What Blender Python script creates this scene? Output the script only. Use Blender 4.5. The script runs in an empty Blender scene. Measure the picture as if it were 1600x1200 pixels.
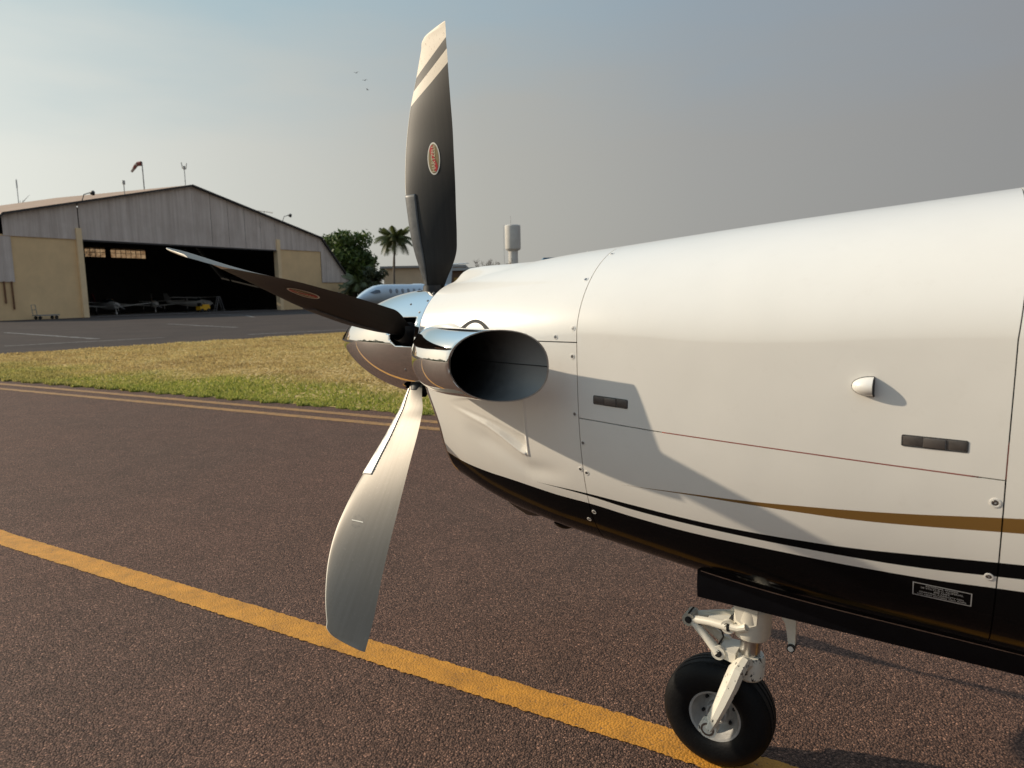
import bpy, bmesh, math, random
import numpy as np
from mathutils import Vector, Matrix
R = math.radians
sc = bpy.context.scene
COL = sc.collection
rng = random.Random(7)
nrng = np.random.default_rng(7)

# ------------------------------------------------------------------ camera
YAW = 1.0135                                   # heading of the aeroplane, left of the view
CAM = bpy.data.cameras.new('camera'); cam = bpy.data.objects.new('camera', CAM); COL.objects.link(cam)
cam.location = (0, 0, 1.565)
cam.matrix_world = Matrix.Translation((0, 0, 1.565)) @ (Matrix.Rotation(math.pi/2 - .1265, 4, 'X') @ Matrix.Rotation(-.0215, 4, 'Z'))
CAM.sensor_width = 36; CAM.lens = 1105/1600*36
CAM.clip_start = .05; CAM.clip_end = 6000
CAM.dof.use_dof = True; CAM.dof.focus_distance = 2.75; CAM.dof.aperture_fstop = 5.0
sc.camera = cam
sc.view_settings.view_transform = 'Standard'; sc.view_settings.look = 'None'
sc.view_settings.exposure = 0.25; sc.view_settings.gamma = 1; sc.view_settings.use_curve_mapping = False

# aeroplane frame: x aft, y starboard, z up
O = Vector((-.29791, 2.80602, 0))
AX = Vector((math.sin(YAW), -math.cos(YAW), 0)); SX = Vector((math.cos(YAW), math.sin(YAW), 0))
HZ = 1.382

# ------------------------------------------------------------------ sun and sky
SUN_L = (1.64, .512, -.805)                      # direction the light travels, aeroplane frame
sd = AX*SUN_L[0] + SX*SUN_L[1] + Vector((0, 0, SUN_L[2])); sd.normalize()
SUN = bpy.data.lights.new('sun', 'SUN'); sun = bpy.data.objects.new('sun', SUN); COL.objects.link(sun)
sun.rotation_euler = sd.to_track_quat('-Z', 'Y').to_euler()
SUN.energy = 3.6; SUN.angle = R(.6); SUN.color = (1, .85, .655)
EL = math.asin(-sd.z); AZ = math.atan2(-sd.x, -sd.y)
world = bpy.data.worlds.new('World'); sc.world = world; world.use_nodes = True
def build_world():
    nt = world.node_tree; N = nt.nodes; L = nt.links
    for n in list(N): N.remove(n)
    out = N.new('ShaderNodeOutputWorld'); bg = N.new('ShaderNodeBackground'); L.new(bg.outputs[0], out.inputs[0])
    bg.inputs[1].default_value = .1
    sky = N.new('ShaderNodeTexSky'); sky.sky_type = 'NISHITA'; sky.sun_disc = False
    sky.sun_elevation = EL; sky.sun_rotation = AZ; sky.air_density = 1.2; sky.dust_density = 4; sky.ozone_density = 1.5
    tc = N.new('ShaderNodeTexCoord'); sep = N.new('ShaderNodeSeparateXYZ'); L.new(tc.outputs['Generated'], sep.inputs[0])
    def math_(op, a, b=None, clamp=False):
        m = N.new('ShaderNodeMath'); m.operation = op; m.use_clamp = clamp
        for i, v in enumerate((a, b)):
            if v is None: continue
            if isinstance(v, (int, float)): m.inputs[i].default_value = v
            else: L.new(v, m.inputs[i])
        return m.outputs[0]
    def mrange(v, a, b, c, d, t='SMOOTHSTEP'):
        m = N.new('ShaderNodeMapRange'); m.interpolation_type = t
        for i, q in zip((1, 2, 3, 4), (a, b, c, d)): m.inputs[i].default_value = q
        L.new(v, m.inputs[0]); return m.outputs[0]
    def mix(f, a, b):
        m = N.new('ShaderNodeMix'); m.data_type = 'RGBA'
        L.new(f, m.inputs[0]) if not isinstance(f, float) else setattr(m.inputs[0], 'default_value', f)
        for i, q in ((6, a), (7, b)):
            if isinstance(q, tuple): m.inputs[i].default_value = (*q, 1)
            else: L.new(q, m.inputs[i])
        return m.outputs[2]
    # side of the sky the sun is on
    dot = N.new('ShaderNodeVectorMath'); dot.operation = 'DOT_PRODUCT'; L.new(tc.outputs['Generated'], dot.inputs[0])
    h = Vector((-sd.x, -sd.y, 0)).normalized(); dot.inputs[1].default_value = h
    s = dot.outputs['Value']
    # thin streaks of smoke
    mp = N.new('ShaderNodeMapping'); mp.inputs['Scale'].default_value = (1.6, 1.6, 7); L.new(tc.outputs['Generated'], mp.inputs[0])
    nz = N.new('ShaderNodeTexNoise'); nz.inputs['Scale'].default_value = 1.6; nz.inputs['Detail'].default_value = 6; L.new(mp.outputs[0], nz.inputs[0])
    wob = math_('MULTIPLY', math_('SUBTRACT', nz.outputs[0], .5), .21)
    z = math_('ADD', math_('ABSOLUTE', sep.outputs[2]), wob)
    hf = mrange(z, .17, .40, 1, 0)
    hazecol = N.new('ShaderNodeValToRGB'); cr = hazecol.color_ramp
    L.new(mrange(s, -1, 1, 0, 1, 'LINEAR'), hazecol.inputs[0])
    cr.elements[0].position = 0.0; cr.elements[0].color = (.235, .23, .22, 1)
    cr.elements[1].position = 1.0; cr.elements[1].color = (.82, .79, .68, 1)
    for p, c in ((.33, (.245, .243, .240)), (.50, (.305, .302, .29)), (.64, (.385, .378, .345)), (.78, (.52, .525, .485)), (.89, (.67, .685, .635))):
        e = cr.elements.new(p); e.color = (*c, 1)
    top = N.new('ShaderNodeValToRGB'); ct = top.color_ramp
    L.new(mrange(s, -1, 1, 0, 1, 'LINEAR'), top.inputs[0])
    ct.elements[0].position = 0; ct.elements[0].color = (.25, .275, .30, 1)
    ct.elements[1].position = 1; ct.elements[1].color = (.34, .46, .51, 1)
    for p, c in ((.33, (.235, .255, .28)), (.50, (.255, .31, .355)), (.64, (.29, .385, .44)), (.89, (.36, .495, .53))):
        e = ct.elements.new(p); e.color = (*c, 1)
    own = mix(hf, top.outputs[0], hazecol.outputs[0])
    hi = mrange(sep.outputs[2], .38, .95, 1, 1.5)
    sc2 = N.new('ShaderNodeVectorMath'); sc2.operation = 'SCALE'; L.new(own, sc2.inputs[0]); L.new(hi, sc2.inputs['Scale']); own = sc2.outputs[0]
    own2 = N.new('ShaderNodeVectorMath'); own2.operation = 'MULTIPLY'; L.new(own, own2.inputs[0]); own2.inputs[1].default_value = (.9, 1.0, 1.14); own = mix(mrange(sep.outputs[2], .36, .7, 0, 1), own, own2.outputs[0])
    ten = N.new('ShaderNodeVectorMath'); ten.operation = 'SCALE'; L.new(own, ten.inputs[0]); ten.inputs['Scale'].default_value = 10
    fin = mix(.92, sky.outputs[0], ten.outputs[0])
    L.new(fin, bg.inputs[0])
build_world()

# ------------------------------------------------------------------ material helpers
def newmat(name):
    m = bpy.data.materials.new(name); m.use_nodes = True
    return m, m.node_tree.nodes, m.node_tree.links, m.node_tree.nodes['Principled BSDF']
def pm(name, col, rough=.5, metal=0.0, coat=0.0, noise=None, bump=None, spec=.5, nscale=None):
    """principled material; noise=(scale, amount) varies the colour, bump=(scale, strength)"""
    m, N, L, b = newmat(name)
    b.inputs['Base Color'].default_value = (*col, 1); b.inputs['Roughness'].default_value = rough
    b.inputs['Metallic'].default_value = metal; b.inputs['Coat Weight'].default_value = coat; b.inputs['Coat Roughness'].default_value = .04
    b.inputs['Specular IOR Level'].default_value = spec
    tc = N.new('ShaderNodeTexCoord')
    src = tc.outputs['Object']
    if nscale:
        mp = N.new('ShaderNodeMapping'); mp.inputs['Scale'].default_value = nscale; L.new(src, mp.inputs[0]); src = mp.outputs[0]
    if noise:
        n = N.new('ShaderNodeTexNoise'); n.inputs['Scale'].default_value = noise[0]; n.inputs['Detail'].default_value = 5; n.inputs['Roughness'].default_value = .65
        L.new(src, n.inputs[0])
        r = N.new('ShaderNodeMapRange'); r.inputs[1].default_value = .25; r.inputs[2].default_value = .75
        r.inputs[3].default_value = 1-noise[1]; r.inputs[4].default_value = 1+noise[1]; L.new(n.outputs[0], r.inputs[0])
        v = N.new('ShaderNodeVectorMath'); v.operation = 'SCALE'; v.inputs[0].default_value = col; L.new(r.outputs[0], v.inputs['Scale'])
        L.new(v.outputs[0], b.inputs['Base Color'])
        r2 = N.new('ShaderNodeMapRange'); r2.inputs[3].default_value = max(0, rough-.12*noise[1]*3); r2.inputs[4].default_value = min(1, rough+.12*noise[1]*3)
        L.new(n.outputs[0], r2.inputs[0]); L.new(r2.outputs[0], b.inputs['Roughness'])
    if bump:
        n = N.new('ShaderNodeTexNoise'); n.inputs['Scale'].default_value = bump[0]; n.inputs['Detail'].default_value = 4; L.new(src, n.inputs[0])
        bp = N.new('ShaderNodeBump'); bp.inputs['Strength'].default_value = bump[1]; bp.inputs['Distance'].default_value = .01
        L.new(n.outputs[0], bp.inputs['Height']); L.new(bp.outputs[0], b.inputs['Normal'])
    return m
def mathn(N, L, op, a, b=None, c=None, clamp=False):
    m = N.new('ShaderNodeMath'); m.operation = op; m.use_clamp = clamp
    for i, v in enumerate((a, b, c)):
        if v is None: continue
        if isinstance(v, (int, float)): m.inputs[i].default_value = v
        else: L.new(v, m.inputs[i])
    return m.outputs[0]
def mixn(N, L, f, a, b, blend='MIX'):
    m = N.new('ShaderNodeMix'); m.data_type = 'RGBA'; m.blend_type = blend
    if isinstance(f, (int, float)): m.inputs[0].default_value = f
    else: L.new(f, m.inputs[0])
    for i, q in ((6, a), (7, b)):
        if isinstance(q, tuple): m.inputs[i].default_value = (*q, 1)
        else: L.new(q, m.inputs[i])
    return m.outputs[2]
def noisen(N, L, vec, scale, detail=4, rough=.55):
    n = N.new('ShaderNodeTexNoise'); n.inputs['Scale'].default_value = scale; n.inputs['Detail'].default_value = detail; n.inputs['Roughness'].default_value = rough
    L.new(vec, n.inputs[0]); return n.outputs[0]
def ramp(N, L, f, *stops):
    r = N.new('ShaderNodeValToRGB'); L.new(f, r.inputs[0]); e = r.color_ramp.elements
    e[0].position = stops[0][0]; e[0].color = (*stops[0][1], 1); e[1].position = stops[-1][0]; e[1].color = (*stops[-1][1], 1)
    for p, c in stops[1:-1]:
        q = e.new(p); q.color = (*c, 1)
    return r.outputs[0]

# ------------------------------------------------------------------ mesh helpers
def mesh(name, verts, faces, mats, parent=None, smooth=True, mi=None, angle=None):
    me = bpy.data.meshes.new(name); me.from_pydata([tuple(v) for v in verts], [], [tuple(f) for f in faces]); me.validate()
    for m in (mats if isinstance(mats, (list, tuple)) else [mats]): me.materials.append(m)
    if mi is not None and len(mi) == len(me.polygons): me.polygons.foreach_set('material_index', mi)
    if smooth: me.polygons.foreach_set('use_smooth', [True]*len(me.polygons))
    if angle and smooth: me.set_sharp_from_angle(angle=R(angle))
    me.update()
    return link(name, me, parent)
def link(name, me, parent=None):
    o = bpy.data.objects.new(name, me); COL.objects.link(o)
    if parent: o.parent = parent
    return o
def thing(name, label, cat, loc=(0, 0, 0), rz=0, group=None):
    o = bpy.data.objects.new(name, None); COL.objects.link(o); o.location = loc; o.rotation_euler = (0, 0, rz)
    tag(o, label, cat, group); return o
def tag(o, label, cat, group=None):
    o['label'] = label; o['category'] = cat
    if group: o['group'] = group
    return o
def struct(o): o['kind'] = 'structure'; return o
class MB:
    """collects simple shapes into one mesh"""
    def __init__(s): s.v = []; s.f = []; s.mi = []
    def add(s, v, f, m=0):
        n = len(s.v); s.v += [tuple(p) for p in v]; s.f += [tuple(i+n for i in q) for q in f]; s.mi += [m]*len(f); return s
    def box(s, a, b, m=0, M=None):
        v = [Vector((x, y, z)) for x in (a[0], b[0]) for y in (a[1], b[1]) for z in (a[2], b[2])]
        if M: v = [M @ p for p in v]
        return s.add(v, [(0, 1, 3, 2), (4, 6, 7, 5), (0, 4, 5, 1), (2, 3, 7, 6), (0, 2, 6, 4), (1, 5, 7, 3)], m)
    def tube(s, pts, rad, n=10, m=0, cap=True, flat=1.0):
        pts = [Vector(p) for p in pts]; rad = rad if isinstance(rad, (list, tuple)) else [rad]*len(pts)
        v = []; f = []; up = None
        for i, p in enumerate(pts):
            d = (pts[min(i+1, len(pts)-1)]-pts[max(i-1, 0)]).normalized()
            if up is None: up = d.orthogonal().normalized()
            up = (up-d*up.dot(d)).normalized(); sdv = d.cross(up)
            for k in range(n):
                a = 2*math.pi*k/n; v.append(p+up*math.cos(a)*rad[i]+sdv*math.sin(a)*rad[i]*flat)
        for i in range(len(pts)-1):
            for k in range(n):
                f.append((i*n+k, i*n+(k+1) % n, (i+1)*n+(k+1) % n, (i+1)*n+k))
        if cap: f.append(tuple(reversed(range(n)))); f.append(tuple((len(pts)-1)*n+k for k in range(n)))
        return s.add(v, f, m)
    def lathe(s, prof, n=32, M=None, m=0, close=False):
        """profile of (radius, height) turned about z"""
        v = []; f = []
        for r, h in prof:
            for k in range(n):
                a = 2*math.pi*k/n; p = Vector((r*math.cos(a), r*math.sin(a), h)); v.append(M @ p if M else p)
        q = len(prof)
        for i in range(q-1 if not close else q):
            j = (i+1) % q
            for k in range(n): f.append((i*n+k, i*n+(k+1) % n, j*n+(k+1) % n, j*n+k))
        return s.add(v, f, m)
    def build(s, name, mats, parent=None, smooth=True, angle=35):
        o = mesh(name, s.v, s.f, mats, parent, smooth, s.mi, angle if smooth else None)
        bm = bmesh.new(); bm.from_mesh(o.data); bmesh.ops.recalc_face_normals(bm, faces=bm.faces); bm.to_mesh(o.data); bm.free()
        if smooth and angle: o.data.set_sharp_from_angle(angle=R(angle))
        return o
def grid_faces(nx, ny):
    i, j = np.meshgrid(np.arange(nx-1), np.arange(ny-1), indexing='ij'); a = (i*ny+j).ravel()
    return np.stack([a, a+ny, a+ny+1, a+1], 1)
def np_mesh(name, V, F, mats, parent=None, smooth=True, mi=None, attrs=None, nside=4):
    me = bpy.data.meshes.new(name); V = np.asarray(V, np.float32); F = np.asarray(F, np.int32)
    me.vertices.add(len(V)); me.vertices.foreach_set('co', V.ravel())
    me.loops.add(F.size); me.loops.foreach_set('vertex_index', F.ravel())
    me.polygons.add(len(F)); me.polygons.foreach_set('loop_start', np.arange(len(F), dtype=np.int32)*F.shape[1])
    try: me.polygons.foreach_set('loop_total', np.full(len(F), F.shape[1], np.int32))
    except Exception: pass
    for m in (mats if isinstance(mats, (list, tuple)) else [mats]): me.materials.append(m)
    if mi is not None: me.polygons.foreach_set('material_index', np.asarray(mi, np.int32))
    me.update(calc_edges=True)
    me.polygons.foreach_set('use_smooth', np.full(len(F), bool(smooth)))
    for k, a in (attrs or {}).items():
        at = me.attributes.new(k, 'FLOAT', 'POINT'); at.data.foreach_set('value', np.asarray(a, np.float32))
    me.validate(); me.update()
    return link(name, me, parent)
def text_mesh(body, align='CENTER'):
    cu = bpy.data.curves.new('t', 'FONT'); cu.body = body; cu.align_x = align; cu.align_y = 'CENTER'; cu.size = 1; cu.resolution_u = 3; cu.space_line = .95
    o = bpy.data.objects.new('t', cu); COL.objects.link(o); bpy.context.view_layer.update()
    me = o.evaluated_get(bpy.context.evaluated_depsgraph_get()).to_mesh()
    v = [tuple(p.co) for p in me.vertices]; f = [tuple(p.vertices) for p in me.polygons]
    o.to_mesh_clear(); bpy.data.objects.remove(o); bpy.data.curves.remove(cu)
    return v, f
def sstep(a, b, x):
    t = np.clip((np.asarray(x, float)-a)/(b-a), 0, 1); return t*t*(3-2*t)

# ------------------------------------------------------------------ ground materials
def mat_asphalt(name, base, dark, near=True, red=.0):
    m, N, L, b = newmat(name); tc = N.new('ShaderNodeNewGeometry'); P = tc.outputs['Position']
    big = noisen(N, L, P, .35, 5, .6); mid = noisen(N, L, P, 3.2, 5, .6)
    col = mixn(N, L, ramp(N, L, big, (.35, (0, 0, 0)), (.65, (1, 1, 1))), base, dark)
    col = mixn(N, L, .35, col, ramp(N, L, mid, (.3, tuple(c*.7 for c in base)), (.7, tuple(c*1.3 for c in base))))
    if near:
        vo = N.new('ShaderNodeTexVoronoi'); vo.inputs['Scale'].default_value = 138; L.new(P, vo.inputs['Vector'])
        sepc = N.new('ShaderNodeSeparateColor'); L.new(vo.outputs['Color'], sepc.inputs[0])
        stone = ramp(N, L, sepc.outputs[0], (0, (.30, .29, .29)), (.5, (.9, .88, .86)), (.82, (1.4, 1.3, 1.2)), (.965, (1.8, 1.7, 1.55)), (1, (3.6, 3.3, 3.0)))
        col = mixn(N, L, .8, col, stone, 'MULTIPLY')
        gap = ramp(N, L, vo.outputs['Distance'], (.25, (1, 1, 1)), (.75, (.42, .4, .4)))
        col = mixn(N, L, .8, col, gap, 'MULTIPLY')
        bp = N.new('ShaderNodeBump'); bp.inputs['Strength'].default_value = .95; bp.inputs['Distance'].default_value = .0052
        h = mathn(N, L, 'SUBTRACT', 1, vo.outputs['Distance']); h = mathn(N, L, 'ADD', h, mathn(N, L, 'MULTIPLY', sepc.outputs[1], .8))
        L.new(h, bp.inputs['Height']); L.new(bp.outputs[0], b.inputs['Normal'])
    L.new(col, b.inputs['Base Color']); b.inputs['Roughness'].default_value = .85; b.inputs['Specular IOR Level'].default_value = .22 if near else .04
    return m
M_TAXI = mat_asphalt('taxiway_asphalt', (.185, .106, .078), (.135, .090, .069))
M_APRON = mat_asphalt('apron_asphalt', (.082, .066, .058), (.056, .048, .045), near=False)
def mat_paint_line(name, col, wear):
    m, N, L, b = newmat(name); tc = N.new('ShaderNodeNewGeometry'); P = tc.outputs['Position']
    n1 = noisen(N, L, P, 9, 6, .7); n2 = noisen(N, L, P, 160, 2, .5)
    vo = N.new('ShaderNodeTexVoronoi'); vo.inputs['Scale'].default_value = 105; L.new(P, vo.inputs['Vector'])
    sepc = N.new('ShaderNodeSeparateColor'); L.new(vo.outputs['Color'], sepc.inputs[0])
    c = mixn(N, L, ramp(N, L, n1, (.35, (0, 0, 0)), (.7, (1, 1, 1))), col, tuple(x*.62 for x in col))
    w = mathn(N, L, 'MULTIPLY', mathn(N, L, 'GREATER_THAN', mathn(N, L, 'ADD', n2, mathn(N, L, 'MULTIPLY', n1, .55)), wear), 1)
    w2 = mathn(N, L, 'GREATER_THAN', vo.outputs['Distance'], .80)
    w = mathn(N, L, 'MAXIMUM', w, mathn(N, L, 'MULTIPLY', w2, mathn(N, L, 'GREATER_THAN', sepc.outputs[2], .4)))
    c = mixn(N, L, mathn(N, L, 'MULTIPLY', w, .75), c, (.09, .065, .05))
    L.new(c, b.inputs['Base Color']); b.inputs['Roughness'].default_value = .7
    bp = N.new('ShaderNodeBump'); bp.inputs['Strength'].default_value = .6; bp.inputs['Distance'].default_value = .004
    L.new(mathn(N, L, 'SUBTRACT', mathn(N, L, 'ADD', 1, mathn(N, L, 'MULTIPLY', sepc.outputs[1], .8)), vo.outputs['Distance']), bp.inputs['Height']); L.new(bp.outputs[0], b.inputs['Normal'])
    return m
M_YEL = mat_paint_line('yellow_line_paint', (.66, .285, .026), .99)
M_YEL2 = mat_paint_line('faded_yellow_paint', (.42, .21, .055), .86)
M_WHT = mat_paint_line('faded_white_paint', (.17, .165, .155), .80)

def pA(x, y, z=0): return O + AX*x + SX*y + Vector((0, 0, z))
# ground sheets (aeroplane frame x aft, y starboard)
def sheet(name, pts, z, mat, sub=None):
    v = [pA(x, y, z) for x, y in pts]; o = mesh(name, v, [tuple(range(len(v)))], mat, smooth=False)
    if o.data.polygons[0].normal.z < 0: o.data.flip_normals()
    return struct(o)
M_EARTH = pm('dry_earth', (.17, .12, .075), .95, noise=(.4, .3), bump=(6, .4))
g = mesh('ground', [(-3000, -3000, -.02), (3000, -3000, -.02), (3000, 3000, -.02), (-3000, 3000, -.02)], [(0, 1, 2, 3)], M_EARTH, smooth=False); struct(g)
def edge_y(x): return 4.95 + .033*(x+6)
sheet('taxiway', [(-400, edge_y(-90)-.3), (-90, edge_y(-90)-.3), (-24, edge_y(-24)), (0, edge_y(0)), (60, edge_y(20)), (60, -22), (-400, -22)], 0, M_TAXI)
sheet('apron', [(-24.6, 3.5), (-24.0, 8), (-21.3, 21), (-17, 60), (-10, 170), (-140, 170), (-140, 3.5)], 0.004, M_APRON)
def strip(name, pts, w, z, mat, jag=.005, wob=1.0):
    """painted line along pts with slightly ragged edges"""
    P = []
    for (x0, y0), (x1, y1) in zip(pts[:-1], pts[1:]):
        n = max(2, int(math.hypot(x1-x0, y1-y0)/.014)) if abs(x0) < 8 else 60
        for k in range(n): P.append((x0+(x1-x0)*k/n, y0+(y1-y0)*k/n))
    P.append(pts[-1]); v = []; f = []
    for i, (x, y) in enumerate(P):
        a = P[min(i+1, len(P)-1)]; c = P[max(i-1, 0)]; d = Vector((a[0]-c[0], a[1]-c[1])).normalized()
        j1 = rng.uniform(-jag, jag); j2 = rng.uniform(-jag, jag)
        v += [pA(x-d.y*(w/2+j1), y+d.x*(w/2+j1), z), pA(x+d.y*(w/2+j2), y-d.x*(w/2+j2), z)]
        if i: f.append((2*i-2, 2*i-1, 2*i+1, 2*i))
    o = mesh(name, v, f, mat, smooth=False)
    if o.data.polygons[0].normal.z < 0: o.data.flip_normals()
    return struct(o)
strip('taxiway_centre_line', [(-60, -.14), (-8, -.12), (-3.6, -.135), (.9, -.005), (9, .05)], .152, .004, M_YEL)
strip('taxiway_edge_line', [(-60, 4.18+.035*-54), (-14, 4.18+.037*-8), (0, 4.18+.037*6), (14, 4.8)], .15, .004, M_YEL2)
strip('taxiway_edge_line', [(-60, 4.57+.033*-54), (-14, 4.57+.033*-8), (0, 4.57+.033*6), (14, 5.15)], .15, .004, M_YEL2)
for pts in ([(-25.2, 18.6), (-23.6, 23.2)], [(-33, 23.9), (-45, 27.3)], [(-51, 39.3), (-58, 44), (-72, 49.5)], [(-44, 16.8), (-30, 14.5)], [(-29, 10.5), (-27.5, 16)]):
    strip('apron_line', pts, .3, .008, M_WHT, .08)

# ------------------------------------------------------------------ grass verge
M_VERGE = pm('verge_soil', (.50, .35, .13), .95, noise=(2.5, .3), bump=(30, .5))
sheet('verge', [(-24.4, edge_y(-24.4)), (-14, edge_y(-14)), (0, edge_y(0)), (20, edge_y(20)), (20, 60), (-17, 60), (-21.3, 21), (-24.0, 8)], .006, M_VERGE)
def mat_grass():
    m, N, L, b = newmat('grass_blades'); g = N.new('ShaderNodeNewGeometry'); P = g.outputs['Position']
    at = N.new('ShaderNodeAttribute'); at.attribute_name = 'edge'; rn = N.new('ShaderNodeAttribute'); rn.attribute_name = 'rnd'
    n = noisen(N, L, P, .55, 7, .68)
    dry = ramp(N, L, mathn(N, L, 'ADD', mathn(N, L, 'MULTIPLY', n, .8), mathn(N, L, 'MULTIPLY', rn.outputs['Fac'], .22)), (.28, (.27, .185, .085)), (.42, (.45, .335, .145)), (.6, (.58, .46, .21)), (.75, (.74, .62, .36)))
    grn = ramp(N, L, rn.outputs['Fac'], (0, (.20, .24, .045)), (.6, (.36, .38, .085)), (1, (.52, .46, .14)))
    f = mathn(N, L, 'ADD', at.outputs['Fac'], mathn(N, L, 'MULTIPLY', mathn(N, L, 'SUBTRACT', n, .5), 1.3), clamp=True)
    c = mixn(N, L, f, dry, grn)
    L.new(c, b.inputs['Base Color']); b.inputs['Roughness'].default_value = .7; b.inputs['Specular IOR Level'].default_value = .2
    tr = N.new('ShaderNodeBsdfTranslucent'); L.new(c, tr.inputs[0]); ms = N.new('ShaderNodeMixShader'); ms.inputs[0].default_value = .4
    L.new(b.outputs[0], ms.inputs[1]); L.new(tr.outputs[0], ms.inputs[2]); L.new(ms.outputs[0], N['Material Output'].inputs[0])
    return m
def grass():
    n = 150000
    u = nrng.random(n*3)
    x = -24.3+26.3*nrng.random(n*3); d = 20*nrng.random(n*3)**1.7
    y = edge_y(x)-.03+.05*np.sin(x*7.3)+.04*np.sin(x*17)+d
    xl = np.where(y < 8, -24.3, -24.0+(y-8)*.2)
    k = (x > xl+.1) & (x < 2); x, y, d = x[k][:n], y[k][:n], d[k][:n]; n = len(x)
    dist = np.hypot(x-1.74, y+2.22)
    edge = 1-sstep(.9, 3.0, d+.35*np.sin(x*.8)+.25*np.sin(x*2.1+1)); edge *= .55+.6*sstep(-18, -6, x)
    clump = .6+.8*np.clip(.5+.5*np.sin(x*1.7+2*np.sin(y*.9))*np.sin(y*2.3+1.5*np.sin(x*.6)), 0, 1)
    h = (.018+.034*nrng.random(n))*(1+.3*edge)*(.8+.03*dist)*clump*.8; w = (.004+.0022*dist)*(.6+.8*nrng.random(n))*.75
    a = nrng.random(n)*2*np.pi; lean = (nrng.random((n, 2))-.5)*1.3
    ca, sa = np.cos(a), np.sin(a)
    lx = np.stack([x-ca*w, x+ca*w, x+lean[:, 0]*h], 1); ly = np.stack([y-sa*w, y+sa*w, y+lean[:, 1]*h], 1); lz = np.stack([0*h+.004, 0*h+.004, h], 1)
    W = np.stack([O.x+lx*AX.x+ly*SX.x, O.y+lx*AX.y+ly*SX.y, lz], -1).reshape(-1, 3)
    F = np.arange(3*n).reshape(-1, 3)
    o = np_mesh('grass', W, F, mat_grass(), smooth=False, attrs={'edge': np.repeat(edge, 3), 'rnd': np.repeat(nrng.random(n), 3)})
    o['kind'] = 'stuff'; return o
grass()

# ================================================================== THE AEROPLANE
plane = thing('airplane', 'white single propeller airplane with black belly, gold and black stripes and five bladed propeller', 'airplane', O, YAW-math.pi/2)
KX = np.array([.13, .35, .6, .815, 1.25, 1.855, 2.6, 4.6])
FV = np.array([[1.618, 1.66, 1.695, 1.715, 1.754, 1.80, 1.866, 1.98],
               [.902, .814, .757, .727, .673, .64, .614, .60],
               [.251, .299, .347, .379, .431, .483, .57, .63],
               [1.43, 1.421, 1.427, 1.443, 1.428, 1.451, 1.417, 1.38],
               [1.81, 1.791, 1.769, 1.746, 1.76, 1.771, 1.775, 1.8],
               [2.638, 2.641, 2.643, 2.645, 2.642, 2.639, 2.5, 2.3]])
def pch(x, K, Vv):
    h = np.diff(K); d = np.diff(Vv)/h; m = np.empty(len(K)); m[1:-1] = (d[:-1]*h[1:]+d[1:]*h[:-1])/(h[1:]+h[:-1]); m[0] = d[0]; m[-1] = d[-1]
    x = np.clip(x, K[0]-.2, K[-1]); i = np.clip(np.searchsorted(K, x)-1, 0, len(K)-2); t = (x-K[i])/h[i]
    return Vv[i]*(2*t**3-3*t**2+1)+m[i]*h[i]*(t**3-2*t**2+t)+Vv[i+1]*(-2*t**3+3*t**2)+m[i+1]*h[i]*(t**3-t**2)
def surf(x, t):
    x = np.asarray(x, float); t = np.asarray(t, float)
    zt, zb, w, zm, nu, nd = [pch(x, KX, FV[k]) for k in range(6)]
    ct, st = np.cos(t), np.sin(t); up = ct >= 0; n = np.where(up, nu, nd); h = np.where(up, zt-zm, zm-zb)
    return np.stack(np.broadcast_arrays(x+0*t, -w*np.abs(st)**(2/n)*np.sign(st), zm+h*np.abs(ct)**(2/n)*np.sign(ct)), -1)
def snorm(x, t, e=2e-3):
    a = surf(x+e, t)-surf(x-e, t); b = surf(x, t+e)-surf(x, t-e); n = np.cross(a, b); n /= np.linalg.norm(n, axis=-1, keepdims=True)+1e-12
    c = surf(x, t); s = np.sign((n*(c-np.stack([c[..., 0], 0*c[..., 1], c[..., 2]*0+1.25], -1))).sum(-1, keepdims=True)); s[s == 0] = 1
    return n*s
def t_at_z(x, z, side=1):
    """angle on the port flank where the skin is at height z"""
    x = np.atleast_1d(np.asarray(x, float)); zt, zb, w, zm, nu, nd = [pch(x, KX, FV[k]) for k in range(6)]
    d = np.asarray(z, float)-zm; up = d >= 0; c = np.clip(np.abs(d)/np.where(up, zt-zm, zm-zb), 0, 1)**(np.where(up, nu, nd)/2)
    return np.arccos(np.where(up, c, -c))
def on(x, z, off=0.0):
    t = t_at_z(np.array([x]), z); p = surf(np.array([x]), t)[0]; n = snorm(np.array([x]), t)[0]; return Vector(p)+Vector(n)*off, Vector(n)

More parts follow.
